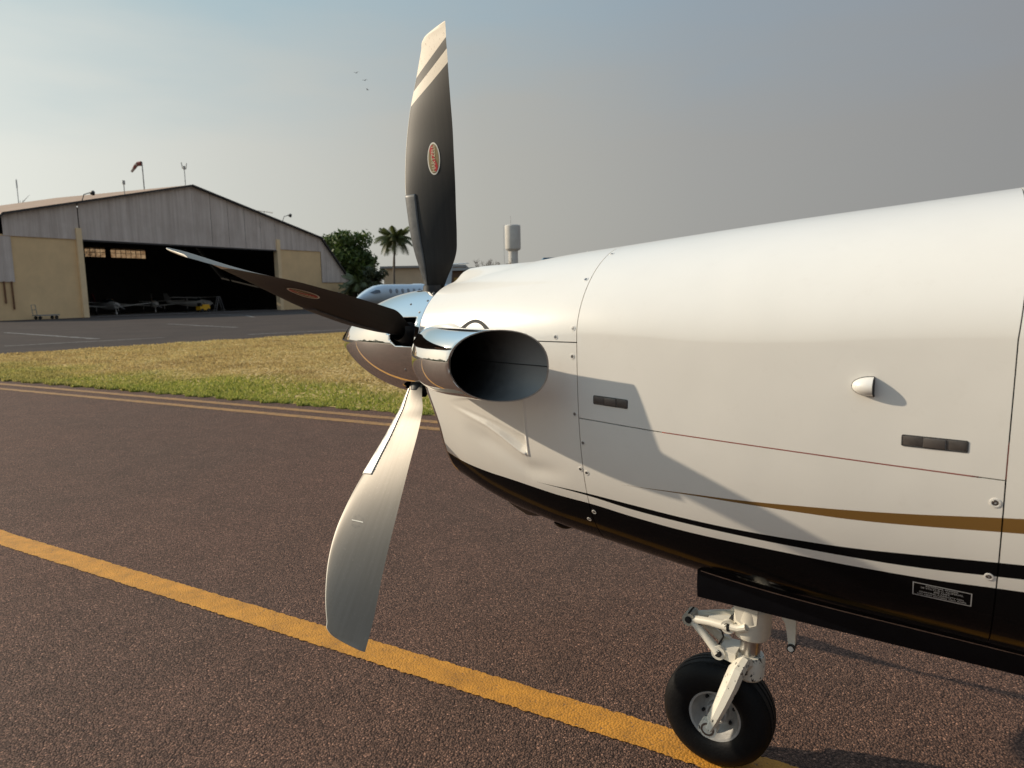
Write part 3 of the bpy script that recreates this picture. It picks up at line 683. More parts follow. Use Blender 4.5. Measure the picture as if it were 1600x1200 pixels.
# dark crescent patch laid on the cowl, painting the shade of an opening
def build_opening_patch(sy):
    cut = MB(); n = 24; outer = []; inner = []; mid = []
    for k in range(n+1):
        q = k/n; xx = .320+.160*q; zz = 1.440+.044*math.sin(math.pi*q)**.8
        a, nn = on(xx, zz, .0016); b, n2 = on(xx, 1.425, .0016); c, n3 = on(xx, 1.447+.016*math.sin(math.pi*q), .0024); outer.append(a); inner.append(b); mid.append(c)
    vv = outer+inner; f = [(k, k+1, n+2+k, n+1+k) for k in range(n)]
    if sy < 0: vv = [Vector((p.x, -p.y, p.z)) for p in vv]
    cut.add(vv, f); cut.build('exhaust_opening_shade', M_DARK, p_up, angle=None)
    fl = MB(); vv = [on(.330+.075*k/n, 1.443+.012*math.sin(math.pi*k/n), .004)[0] for k in range(n+1)]+[on(.330+.075*k/n, 1.43, .004)[0] for k in range(n+1)]
    if sy < 0: vv = [Vector((p.x, -p.y, p.z)) for p in vv]
    fl.add(vv, f); fl.build('exhaust_flange', M_WHITE, p_up, angle=None)
build_opening_patch(1); build_opening_patch(-1)

# ------------------------------------------------------------------ fastenings, latches, placard, light fairing
def on_frame(x, z, off=0.0):
    p, n = on(x, z, off); u = (on(x+.01, z)[0]-on(x-.01, z)[0]).normalized(); v = n.cross(u).normalized()
    if v.z < 0: v = -v
    return p, u, v, n
scr = MB()
def screw_mesh():
    b = MB(); b.lathe([(.0085, -.001), (.0085, .0006), (.0058, .0009), (.0052, .0002)], 20, None, 0); b.lathe([(.0052, .0001), (.0046, .0008), (.0022, .0010), (.002, -.0004), (0, -.0004)], 16, None, 1)
    return b
sb = screw_mesh(); s0 = sb.build('screw', [M_WHITE, M_SCREW], p_up); first = True
def put_screw(x, z, par, k=1.0, black=False):
    global first
    p, u, v, n = on_frame(x, z, .0004); o = s0 if first else s0.copy()
    if not first: COL.objects.link(o)
    first = False
    o.parent = par; q = Matrix((u, v, u.cross(v))).transposed().to_4x4(); o.matrix_basis = Matrix.Translation(p) @ q @ Matrix.Scale(k, 4)
for x_, z_, par in ((.795, 1.6038, p_up), (.7985, 1.4621, p_up), (.7363, 1.4354, p_up), (.618, 1.4389, p_up), (.796, 1.3797, p_lo), (.798, 1.2077, p_lo), (.821, 1.1213, p_low),
                    (.802, 1.0347, p_lo), (.823, 1.0261, p_low), (.8225, .890, p_low), (.7936, .8552, p_lo), (.8236, 1.6825, p_door)): put_screw(x_, z_, par, .92)
put_screw(1.833, 1.1064, p_low, 1.25); put_screw(1.8325, .9276, p_low, 1.1)
M_LATCH = pm('latch_bronze_metal', (.12, .106, .096), .40, .4, noise=(80, .25)); M_LATCH2 = pm('latch_button_metal', (.16, .143, .13), .34, .5)
def latch(x0, x1, za, zb, h):
    """flush latch let into the door: frame, two leaves and a button between them"""
    xc = .5*(x0+x1); zc = .5*(za+zb); w = x1-x0; p, u, v, n = on_frame(xc, zc); u = (on(x1, zb)[0]-on(x0, za)[0]).normalized(); n = u.cross(v).normalized(); v = n.cross(u).normalized()
    if n.y > 0: n = -n
    v = n.cross(u); v = v if v.z > 0 else -v
    M = Matrix((u, v, n)).transposed().to_4x4(); M.translation = p
    fr_ = MB(); w2, h2 = w/2, h/2; c = .004
    def rr(a, b, z, r_):                          # rounded rectangle outline
        pts = []
        for sx, sy, q in ((1, 1, 0), (-1, 1, 1), (-1, -1, 2), (1, -1, 3)):
            for k in range(5):
                an = math.pi/2*(q+k/4); pts.append(M @ Vector((sx*(a-r_)+r_*math.cos(an), sy*(b-r_)+r_*math.sin(an), z)))
        return pts
    a = rr(w2, h2, -.003, c); b = rr(w2, h2, .0012, c); d = rr(w2-.0016, h2-.0016, .0012, c*.7); e = rr(w2-.0016, h2-.0016, -.0006, c*.7); n_ = len(a)
    fr_.add(a+b+d+e, [(i+k*n_, (i+1) % n_+k*n_, (i+1) % n_+(k+1)*n_, i+(k+1)*n_) for k in range(3) for i in range(n_)]+[tuple(3*n_+i for i in range(n_))])
    lt = fr_.build('latch', M_DARK, p_door)
    lv = MB()
    for q0, q1, m_, z1 in ((-w2+.002, -.165*w, 0, .0012), (-.16*w, .17*w, 1, .0036), (.175*w, w2-.002, 0, .0012)):
        A_ = [(q0, -h2+.0022), (q1, -h2+.0022), (q1, h2-.0022), (q0, h2-.0022)]; g_ = .0012
        B_ = [(q0+g_, -h2+.0034), (q1-g_, -h2+.0034), (q1-g_, h2-.0034), (q0+g_, h2-.0034)]
        vv = [M @ Vector((*s_, -.0005)) for s_ in A_]+[M @ Vector((*s_, z1-.0006)) for s_ in A_]+[M @ Vector((*s_, z1)) for s_ in B_]
        lv.add(vv, [(i, (i+1) % 4, 4+(i+1) % 4, 4+i) for i in range(4)]+[(4+i, 4+(i+1) % 4, 8+(i+1) % 4, 8+i) for i in range(4)]+[(8, 9, 10, 11)], m_)
    lv.build('latch_leaf', [M_LATCH, M_LATCH2], p_door)
latch(.865, .978, 1.2574, 1.252, .026); latch(1.6537, 1.7796, 1.225, 1.223, .0262)
M_LETTER = pm('placard_lettering', (.5, .5, .5), .5)
def placard():
    b = MB(); x0, x1 = 1.688, 1.8055
    def q(s, t_, off): x_ = x0+(x1-x0)*s; return on(x_, .8375+.038*t_-.0025*s, off)[0]
    for s0_, s1_, t0_, t1_ in ((0, 1, 0, .05), (0, 1, .95, 1), (0, .016, 0, 1), (.984, 1, 0, 1)):
        n = 12; v = [q(s0_+(s1_-s0_)*k/n, t0_, .0008) for k in range(n+1)]+[q(s0_+(s1_-s0_)*k/n, t1_, .0008) for k in range(n+1)]
        b.add(v, [(k, k+1, n+2+k, n+1+k) for k in range(n)])
    for i, s in enumerate(('EXTERNAL POWER', '28 VOLTS D.C. NOMINAL', '800 AMPS', 'STARTING CAPACITY MIN.', 'DO NOT EXCEED 1000 AMPS')):
        tv, tf = text_mesh(s); w = max(p[0] for p in tv)-min(p[0] for p in tv); k = .165; cx = .5
        k2 = min(.105, .78/w*1.0) if False else .064
        b.add([q(cx+p[0]*k2, .84-.17*i+p[1]*k, .0009) for p in tv], tf)
    mesh('placard', b.v, b.f, M_LETTER, p_low, False)
placard()
# light fairing on the door
def fairing():
    b = MB(); n = 22; m_ = 18; v = []; p0, u, w_, nn = on_frame(1.572, 1.341); Lx = .046
    for i in range(n+1):
        s = i/n; rad = math.sqrt(max(0, 1-(1-s)**2.2)); p = p0+u*(s-.5)*Lx
        for k in range(m_+1):
            a = math.pi*k/m_; v.append(p+w_*(math.cos(a)*.0225*rad)+nn*(math.sin(a)*.026*rad-.001))
    f = [(i*(m_+1)+k, (i+1)*(m_+1)+k, (i+1)*(m_+1)+k+1, i*(m_+1)+k+1) for i in range(n) for k in range(m_)]
    b.add(v, f); e = v[n*(m_+1):]
    b.add(e+[q+u*.0015 for q in e], [(k, k+1, m_+2+k, m_+1+k) for k in range(m_)], 1); b.add([q+u*.0015 for q in e], [tuple(range(m_+1))], 1)
    ft = []
    for k in range(m_*2+1):                       # dark joint round the foot
        pass
    for i in range(n+1): ft.append(v[i*(m_+1)]+w_*.001)
    o = b.build('light_fairing', [M_WHITE, M_DARK], p_door, angle=60)
    j = MB(); side = [v[i*(m_+1)] for i in range(n, -1, -1)]+[v[i*(m_+1)+m_] for i in range(1, n+1)]; j.tube([q+nn*.0012 for q in side], .0012, 5); j.build('fairing_joint', M_DARK, p_door)
fairing()
# small drain blister under the chin
dr = MB(); dr.lathe([(0, .03), (.006, .028), (.012, .018), (.016, 0)], 16, Matrix.Translation((.60, -.07, .752)) @ Matrix.Rotation(math.pi, 4, 'X') @ Matrix.Diagonal((2.6, 1, .6, 1)))
dr.build('drain_fairing', M_BLK_GLOSS, plane)
# ------------------------------------------------------------------ nose gear doors
def gear_door(sy):
    b = MB(); n = 30; v = []
    for i in range(n+1):
        x_ = 1.118+1.15*i/n; tz = .735-.062*min(1, (x_-1.1)/.9)-.01; y_ = -.192
        zt_ = surf(np.array([x_]), t_at_z(np.array([x_]), .80))[0]
        T = np.linspace(math.pi*.6, math.pi, 300); S_ = surf(np.full(300, x_), T); tz = float(S_[np.argmin(np.abs(S_[:, 1]-y_)), 2])+.004
        bz = .639-.030*(x_-1.12)/.81
        v += [(x_, y_*sy, tz), (x_, (y_-.004)*sy, (tz+bz)/2), (x_, (y_+.002)*sy, bz), (x_, (y_+.012)*sy, bz), (x_, (y_+.010)*sy, (tz+bz)/2), (x_, (y_+.014)*sy, tz)]
    f = [(i*6+k, (i+1)*6+k, (i+1)*6+(k+1) % 6, i*6+(k+1) % 6) for i in range(n) for k in range(6)]+[tuple(range(6)), tuple(n*6+k for k in range(6))]
    b.add(v, f); b.build('gear_door', M_BLK_GLOSS, plane, angle=40)
    h = MB()                                      # piano hinge, bright where it is worn
    ps = [Vector((1.13+.95*i/40, 0, 0)) for i in range(41)]; q = []
    for p in ps:
        T = np.linspace(math.pi*.6, math.pi, 300); S_ = surf(np.full(300, p.x), T); q.append(Vector((p.x, -.196*sy, float(S_[np.argmin(np.abs(S_[:, 1]+.196)), 2])+.001)))
    h.tube(q, .0028, 6); h.build('door_hinge', M_STEEL, plane)
gear_door(1); gear_door(-1)
lk = MB(); lk.tube([(1.17, -.188, .735), (1.195, -.17, .72), (1.21, -.16, .70)], .008, 8); lk.build('door_link', M_WHITE, plane)

# ------------------------------------------------------------------ nose gear
def mat_chipped():
    m, N, L, b = newmat('chipped_white_gear_paint'); tc = N.new('ShaderNodeTexCoord'); P_ = tc.outputs['Object']
    mp = N.new('ShaderNodeMapping'); mp.inputs['Scale'].default_value = (1, 1, .55); L.new(P_, mp.inputs[0])
    n = noisen(N, L, mp.outputs[0], 75, 5, .62); n2 = noisen(N, L, P_, 9, 3); 
    chip = mathn(N, L, 'GREATER_THAN', mathn(N, L, 'ADD', n, mathn(N, L, 'MULTIPLY', n2, .35)), .815)
    g = noisen(N, L, P_, 18, 6, .7)
    c = mixn(N, L, mathn(N, L, 'MULTIPLY', ramp(N, L, g, (.5, (0, 0, 0)), (.75, (1, 1, 1))), .35), (.74, .70, .60), (.42, .34, .24)); c = mixn(N, L, chip, c, (.035, .03, .027))
    L.new(c, b.inputs['Base Color']); b.inputs['Roughness'].default_value = .45
    return m
M_FORK = mat_chipped(); M_GEAR = pm('cream_gear_paint', (.74, .70, .60), .42, coat=.2, noise=(16, .12))
M_TYRE = pm('tyre_rubber', (.0035, .0035, .004), .6, noise=(25, .35), bump=(160, .12), spec=.22)
M_RIM = pm('grey_wheel_alloy', (.42, .41, .39), .45, .2, noise=(30, .25))
WX, WZ = 1.138, .178
def build_gear():
    gear = MB()
    ax = Vector((.0, 0, 1)); 
    S0 = Vector((1.245, 0, .70)); S1 = Vector((1.228, 0, .42)); d = (S1-S0).normalized()
    # upper cylinder with its collar
    g = MB(); g.tube([(1.252, 0, .78), (1.243, 0, .58)], .046, 28); g.tube([(1.2425, 0, .56), (1.2385, 0, .475), (1.2375, 0, .462)], [.058, .058, .052], 32); g.tube([(1.244, 0, .585), (1.2425, 0, .56)], [.047, .058], 32)
    for sy in (-1, 1):                             # cheek plates
        g.add([Vector(p) for p in ((1.186, -.046*sy, .60), (1.243, -.06*sy, .60), (1.268, -.056*sy, .572), (1.264, -.056*sy, .522), (1.235, -.064*sy, .510), (1.20, -.05*sy, .525),
              (1.186, -.034*sy, .60), (1.243, -.046*sy, .60), (1.268, -.042*sy, .572), (1.264, -.042*sy, .522), (1.235, -.048*sy, .510), (1.20, -.036*sy, .525))],
              [(0, 1, 2, 3, 4, 5), (11, 10, 9, 8, 7, 6)]+[(i, (i+1) % 6, 6+(i+1) % 6, 6+i) for i in range(6)])
        g.tube([(1.235, -.06*sy, .512), (1.21, -.056*sy, .500), (1.186, -.05*sy, .498)], [.012, .012, .014], 10)
    st = g.build('oleo_strut', M_GEAR, plane)
    p = MB(); p.tube([(1.2375, 0, .47), (1.231, 0, .37)], .032, 28); p.build('oleo_piston', M_STEEL, st)
    for (x_, z_, w_, r_) in ((1.176, .497, .058, .017), (1.145, .398, .052, .016), (1.040, .479, .030, .015)):   # torque link pivots
        bt = MB(); bt.lathe([(0, -w_-.004), (r_*.52, -w_-.004), (r_*.52, -w_-.0005), (r_*.80, -w_-.0005), (r_*.80, -w_), (r_*.5, -w_), (r_*.5, w_), (r_*.80, w_), (r_*.80, w_+.0005), (r_*.52, w_+.0005), (r_*.52, w_+.004), (0, w_+.004)], 14, Matrix.Translation((x_, 0, z_)) @ Matrix.Rotation(math.pi/2, 4, 'X'))
        bt.build('pivot_bolt', M_DARK, st, angle=30)
    for nm, (xa, za), wa, lab in (('torque_link', (1.176, .497), .056, None), ('torque_link', (1.145, .398), .050, None)):
        t_ = MB()
        for sy in (-1, 1):
            t_.tube([(xa, sy*(wa-.014), za), (xa, sy*(wa+.0005), za)], .0225, 20)
            t_.tube([(xa, sy*(wa-.007), za), ((xa*.55+1.040*.45), sy*(wa*.62), za*.55+.479*.45+.003), (1.045, sy*.016, .479)], [.0165, .0135, .0135], 12, flat=.85)
        t_.tube([(1.040, -.030, .479), (1.040, .030, .479)], .0215, 20)
        if za > .45: t_.add([(1.10, -.03, .494), (1.165, -.045, .50), (1.165, .045, .50), (1.10, .03, .494), (1.10, -.03, .484), (1.165, -.045, .49), (1.165, .045, .49), (1.10, .03, .484)], [(0, 1, 2, 3), (7, 6, 5, 4), (0, 4, 5, 1), (1, 5, 6, 2), (2, 6, 7, 3), (3, 7, 4, 0)])
        t_.build(nm, M_GEAR, st)
    # fork: collar, crown and two legs
    f = MB(); f.tube([(1.233, 0, .40), (1.2325, 0, .388), (1.229, 0, .33), (1.2285, 0, .322)], [.044, .050, .050, .044], 32)
    f.add([Vector(q) for q in ((1.20, -.05, .41), (1.20, .05, .41), (1.145, .044, .412), (1.145, -.044, .412), (1.20, -.05, .375), (1.20, .05, .375), (1.145, .044, .384), (1.145, -.044, .384))], [(0, 1, 2, 3), (7, 6, 5, 4), (0, 4, 5, 1), (1, 5, 6, 2), (2, 6, 7, 3), (3, 7, 4, 0)])
    for sy in (-1, 1):
        f.tube([(1.235, sy*.030, .372), (1.222, sy*.058, .384), (1.212, sy*.080, .372), (1.200, sy*.094, .335), (1.178, sy*.105, .275), (1.156, sy*.113, .220), (WX, sy*.117, WZ+.002)], [.030, .036, .040, .040, .036, .031, .027], 8, flat=.62)
        f.tube([(WX, sy*.098, WZ), (WX, sy*.132, WZ)], .029, 28)
    fk = f.build('fork', M_FORK, st)
    a = MB(); a.tube([(WX, -.128, WZ), (WX, .128, WZ)], .0125, 20, 0)
    for sy in (-1, 1):
        a.lathe([(.0215, .1322), (.0215, .1335), (.016, .1335), (.0145, .128), (0, .128)], 22, Matrix.Translation((WX, 0, WZ)) @ Matrix.Rotation(sy*math.pi/2*1, 4, 'X'), 0)
    a.build('axle', [M_SCREW], st)
    # steering bow behind the strut with its rubber stop
    l = MB(); l.tube([(1.262, .0, .60), (1.305, 0, .578), (1.342, 0, .556)], [.012, .012, .014], 10)
    pr = [(1.325, .585), (1.345, .575), (1.372, .545), (1.372, .505), (1.370, .455), (1.352, .452), (1.346, .50), (1.340, .53), (1.322, .555)]
    n_ = len(pr); l.add([(x_, -.010, z_) for x_, z_ in pr]+[(x_, .010, z_) for x_, z_ in pr], [tuple(range(n_)), tuple(reversed(range(n_, 2*n_)))]+[(i, (i+1) % n_, n_+(i+1) % n_, n_+i) for i in range(n_)])
    l.build('steering_arm', M_GEAR, st, angle=30)
    c = MB(); c.tube([(1.3605, -.020, .455), (1.3605, .020, .455)], .0125, 20, 0); c.tube([(1.3605, -.0215, .455), (1.3605, -.0195, .455)], .0085, 16, 1); c.build('steering_stop', [M_BLACK, M_WHITE], st)
    # hose and bolts
    h = MB(); h.tube([(1.06, -.02, .492), (1.075, -.026, .47), (1.11, -.018, .478), (1.145, -.012, .462), (1.152, -.012, .44), (1.135, -.01, .405)], .0032, 8); h.build('brake_hose', M_BLACK, st)
    # wheel
    Mx = Matrix.Translation((WX, 0, WZ)) @ Matrix.Rotation(math.pi/2, 4, 'X')
    w = thing_part('nose_wheel', plane)
    prof = [(.083, -.050), (.088, -.058), (.100, -.0645), (.120, -.068), (.140, -.0665), (.158, -.060), (.1695, -.050), (.1745, -.042), (.1725, -.040), (.1725, -.035), (.1765, -.033), (.1785, -.016), (.1745, -.014), (.1745, -.008), (.179, -.006)]
    prof = prof+[(r_, -h_) for r_, h_ in reversed(prof)]
    ty = MB(); ty.lathe(prof, 96, Mx, 0); tyo = ty.build('tyre', M_TYRE, w, angle=40)
    rm = MB(); rp = [(.0, -.020), (.020, -.022), (.028, -.034), (.034, -.034), (.036, -.008), (.050, .0), (.060, -.006), (.071, -.036), (.078, -.052), (.0845, -.0545), (.0865, -.051), (.0835, -.046), (.08, -.03)]
    rm.lathe(rp+[(r_, -h_) for r_, h_ in reversed(rp)], 64, Mx, 0)
    ro = rm.build('rim', M_RIM, w, angle=40)
    bl = MB()
    for k in range(6):
        an = k*math.pi/3+.3
        for sy in (-1, 1): bl.lathe([(0, .012), (.0045, .012), (.0055, .010), (.0055, .0)], 8, Mx @ Matrix.Translation((.053*math.cos(an), .053*math.sin(an), 0)) @ Matrix.Rotation(0 if sy > 0 else math.pi, 4, 'X'))
    bl.build('rim_bolts', M_DARK, w)['kind'] = 'stuff'
def thing_part(name, parent):
    o = bpy.data.objects.new(name, None); COL.objects.link(o); o.parent = parent; return o
build_gear()

# ================================================================== THE FIELD BEYOND
def ang_mat(o_loc, rz): return Matrix.Translation(o_loc) @ Matrix.Rotation(rz, 4, 'Z')
# ------------------------------------------------------------------ hangar (x along the front, y into the building)
def mat_corrugated(name, c0, c1, rust, period, amount=.6):
    m, N, L, b = newmat(name); tc = N.new('ShaderNodeTexCoord'); P = tc.outputs['Object']
    mp = N.new('ShaderNodeMapping'); mp.inputs['Scale'].default_value = (1, 1, .05); L.new(P, mp.inputs[0])
    st = noisen(N, L, mp.outputs[0], 1.6, 6, .7); bl = noisen(N, L, P, .35, 4, .6)
    c = mixn(N, L, ramp(N, L, st, (.3, (0, 0, 0)), (.7, (1, 1, 1))), c0, c1)
    c = mixn(N, L, mathn(N, L, 'MULTIPLY', ramp(N, L, bl, (.45, (0, 0, 0)), (.75, (1, 1, 1))), amount), c, rust)
    L.new(c, b.inputs['Base Color']); b.inputs['Roughness'].default_value = .75
    return m
M_SIDING = mat_corrugated('weathered_siding', (.54, .465, .41), (.80, .71, .64), (.47, .385, .33), .9, .5)
M_ROOF = mat_corrugated('rusty_roof_sheet', (.44, .29, .19), (.54, .38, .27), (.36, .22, .13), .9, .6)
M_TAN = pm('tan_painted_block', (.86, .62, .34), .85, noise=(.5, .1))
M_TAN2 = pm('tan_painted_pillar', (.90, .69, .42), .85, noise=(.8, .12))
M_STEELB = pm('dark_steel_beam', (.05, .045, .045), .7)
M_HFLOOR = pm('hangar_concrete', (.20, .19, .18), .6, noise=(.6, .2))
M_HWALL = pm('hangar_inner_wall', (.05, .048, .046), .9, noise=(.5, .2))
M_LAMP = pm('dark_lamp_metal', (.05, .05, .05), .5)
HL = (-46.73, 78.6, 0); HR = math.atan2(.86659, .49902)
hangar = thing('hangar', 'wide hangar with grey corrugated gable, rusty roof and tan walls beside an open dark doorway', 'hangar', HL, HR)
AP, KL, KR, EL_, ER = (14.15, 15.9), (-7.6, 10.65), (35.85, 10.72), (-13.7, 4.15), (41.98, 4.15)
DEP = 30.0; RISE = .95
def profile_z(x): return float(np.interp(x, [EL_[0], KL[0], AP[0], KR[0], ER[0]], [EL_[1], KL[1], AP[1], KR[1], ER[1]]))
def corrugated(name, x0, x1, zlo, zhi, y, mat, par, pitch=.45, amp=.03):
    """sheet with trapezoid ribs running up it"""
    xs = [x0]; 
    n = int((x1-x0)/pitch)
    for i in range(n+1):
        for q in (0, .28, .36, .64, .72): xs.append(x0+pitch*(i+q))
    xs = sorted(set(round(q, 3) for q in xs if x0 <= q <= x1)); v = []; f = []
    for i, q in enumerate(xs):
        ph = ((q-x0)/pitch) % 1; d = amp if .34 <= ph <= .66 else 0
        v += [(q, y-d, zlo(q) if callable(zlo) else zlo), (q, y-d, zhi(q) if callable(zhi) else zhi)]
        if i: f.append((2*i-2, 2*i, 2*i+1, 2*i-1))
    return mesh(name, v, f, mat, par, False)
sheets = []
def siding_run(name, x0, x1, zlo, zhi, y, w=2.7):
    """the front is clad in separate sheets, each lapped a little over the next"""
    n = max(1, round((x1-x0)/w)); 
    for i in range(n):
        a = x0+(x1-x0)*i/n; b_ = x0+(x1-x0)*(i+1)/n+(.06 if i < n-1 else 0)
        corrugated(name, a, b_, zlo, zhi, y-.004*(i % 2), M_SIDING, hangar)
top = lambda x: profile_z(x)-.12
siding_run('siding_sheet', KL[0]+.02, 0, 8.45, top, -.10)
siding_run('siding_sheet', 0, AP[0], 8.45, top, -.11)
siding_run('siding_sheet', AP[0]+.01, 27.25, 8.45, top, -.11)
siding_run('siding_sheet', 27.26, KR[0], 8.6, top, -.10)
siding_run('siding_sheet', KR[0]+.01, ER[0]-.1, 3.95, top, -.10)
siding_run('siding_sheet', EL_[0]+.1, -6.95, 3.85, lambda x: min(profile_z(x)-.12, 8.4), -.115)
def hbox(name, a, b_, mat, par=hangar):
    m = MB(); m.box(a, b_); return m.build(name, mat, par, False)
hbox('front_wall', (-13.4, .0, 0), (-.45, .3, 8.6), M_TAN); hbox('front_wall', (27.7, 0, 0), (35.9, .3, 8.75), M_TAN); hbox('front_wall', (35.91, .02, 0), (41.6, .32, 4.05), M_TAN)
hbox('pillar', (-.52, -.32, 0), (.06, .45, 9.65), M_TAN2); hbox('pillar', (27.2, -.32, 0), (27.8, .45, 9.95), M_TAN2)
hbox('door_header', (.07, .0, 8.45), (27.19, .25, 9.2), M_STEELB)
hbox('door_track', (.07, -.18, 8.30), (27.19, -.13, 8.47), M_STEELB)
hbox('floor', (-13.4, .02, .012), (41.6, DEP, .03), M_HFLOOR)
# back wall with two strips of frosted panes
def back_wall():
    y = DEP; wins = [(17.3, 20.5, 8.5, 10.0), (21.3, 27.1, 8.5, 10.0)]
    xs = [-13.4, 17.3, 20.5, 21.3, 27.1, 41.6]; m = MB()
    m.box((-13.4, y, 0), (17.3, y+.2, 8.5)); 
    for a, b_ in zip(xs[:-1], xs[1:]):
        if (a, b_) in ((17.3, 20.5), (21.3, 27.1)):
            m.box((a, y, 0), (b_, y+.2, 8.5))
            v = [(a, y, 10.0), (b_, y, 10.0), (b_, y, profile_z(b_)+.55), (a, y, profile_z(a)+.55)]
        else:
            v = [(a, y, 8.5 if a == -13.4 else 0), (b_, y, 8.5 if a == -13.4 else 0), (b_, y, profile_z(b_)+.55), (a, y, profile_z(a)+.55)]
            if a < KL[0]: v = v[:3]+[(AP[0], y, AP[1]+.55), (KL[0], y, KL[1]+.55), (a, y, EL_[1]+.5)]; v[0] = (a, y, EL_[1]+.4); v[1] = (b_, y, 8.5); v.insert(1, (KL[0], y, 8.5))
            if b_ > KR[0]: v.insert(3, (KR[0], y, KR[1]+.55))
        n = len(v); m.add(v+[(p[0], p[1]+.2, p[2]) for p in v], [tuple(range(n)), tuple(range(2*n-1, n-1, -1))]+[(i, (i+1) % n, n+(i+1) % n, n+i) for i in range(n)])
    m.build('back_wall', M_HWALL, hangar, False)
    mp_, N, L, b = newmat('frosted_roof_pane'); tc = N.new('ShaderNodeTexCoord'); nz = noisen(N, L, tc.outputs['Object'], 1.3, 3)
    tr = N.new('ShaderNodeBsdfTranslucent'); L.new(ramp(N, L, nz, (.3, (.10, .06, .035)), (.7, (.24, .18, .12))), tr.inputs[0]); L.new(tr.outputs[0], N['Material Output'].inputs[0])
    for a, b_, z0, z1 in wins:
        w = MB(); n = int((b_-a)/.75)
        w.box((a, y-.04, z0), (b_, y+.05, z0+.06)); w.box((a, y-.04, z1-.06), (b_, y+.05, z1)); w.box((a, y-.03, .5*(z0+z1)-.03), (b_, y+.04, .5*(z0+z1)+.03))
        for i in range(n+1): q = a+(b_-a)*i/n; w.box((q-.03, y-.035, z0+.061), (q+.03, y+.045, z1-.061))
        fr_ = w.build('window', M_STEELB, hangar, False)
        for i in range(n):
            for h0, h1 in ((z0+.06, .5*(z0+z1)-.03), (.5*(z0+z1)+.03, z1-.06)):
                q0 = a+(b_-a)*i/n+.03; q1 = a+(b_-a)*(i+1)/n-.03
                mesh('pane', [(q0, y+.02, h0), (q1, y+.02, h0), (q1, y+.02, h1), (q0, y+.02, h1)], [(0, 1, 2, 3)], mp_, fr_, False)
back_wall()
# side walls and roof slopes
for xa, xb in ((-13.4, -13.2), (41.4, 41.6)):
    m = MB(); m.add([Vector((x_, y_, z_)) for x_ in (xa, xb) for y_, z_ in ((.34, 0), (DEP-.01, 0), (DEP-.01, 4.5+RISE), (.34, 4.5))], [(0, 1, 2, 3), (7, 6, 5, 4), (0, 4, 5, 1), (1, 5, 6, 2), (2, 6, 7, 3), (3, 7, 4, 0)]); m.build('side_wall', M_TAN, hangar, False)
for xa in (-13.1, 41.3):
    m = MB(); m.add([Vector((xa, y_, z_)) for y_, z_ in ((.36, .03), (DEP-.02, .03), (DEP-.02, 4.82+RISE), (.36, 4.82))], [(0, 1, 2, 3)]); m.build('shade_lining', M_HWALL, hangar, False)  # added dark sheet: hangar shade put into colour, light gap at eaves closed
def slope(p, q, name='roof'):
    d = Vector((q[0]-p[0], 0, q[1]-p[1])); n_ = Vector((-d.z, 0, d.x)).normalized()
    if n_.z < 0: n_ = -n_
    m = MB(); v = []; f = []; k = 34; y0, y1 = -.55, DEP+.5
    for i in range(k*2+1):                        # ribs run down the slope
        y = y0+(y1-y0)*i/(2*k); off = n_*(.05 if i % 2 else 0)+Vector((0, 0, RISE*max(0, y)/DEP))
        v += [Vector((p[0], y, p[1]))+off, Vector((q[0], y, q[1]))+off]
        if i: f.append((2*i-2, 2*i-1, 2*i+1, 2*i))
    m.add(v, f); m.add([Vector((a[0], y, a[1]+RISE*max(0, y)/DEP))-n_*.09 for a in (p, q) for y in (y0, y1)], [(0, 1, 3, 2)], 1)  # dark underside, the shade inside the hangar put into its colour
    e = [Vector((p[0], y0, p[1]))+n_*.05, Vector((q[0], y0, q[1]))+n_*.05, Vector((q[0], y0, q[1]))-n_*.16, Vector((p[0], y0, p[1]))-n_*.16]
    r_ = m.build(name, [M_ROOF, M_HWALL], hangar, False)
    fa = MB(); fa.add([e_+Vector((0, -.02, 0)) for e_ in e]+[e_+Vector((0, .06, 0)) for e_ in e], [(0, 1, 2, 3), (7, 6, 5, 4), (0, 4, 5, 1), (1, 5, 6, 2), (2, 6, 7, 3), (3, 7, 4, 0)]); fa.build('barge_board', M_STEELB, hangar, False)
for p, q in ((EL_, KL), (KL, AP), (AP, KR), (KR, ER)): slope(p, q)
def truss(y):
    m = MB()
    for p, q in ((EL_, KL), (KL, AP), (AP, KR), (KR, ER)): m.tube([(p[0], y, p[1]-.35), (q[0], y, q[1]-.35)], .12, 4)
    m.tube([(KL[0], y, 9.6), (KR[0], y, 9.6)], .10, 4)
    for i in range(12):
        x0_ = KL[0]+(KR[0]-KL[0])*i/12; x1_ = KL[0]+(KR[0]-KL[0])*(i+.5)/12; m.tube([(x0_, y, 9.6), (x1_, y, profile_z(x1_)-.35)], .06, 4)
    m.build('roof_truss', M_STEELB, hangar, False)
for y in (4, 10, 16, 22, 27): truss(y)
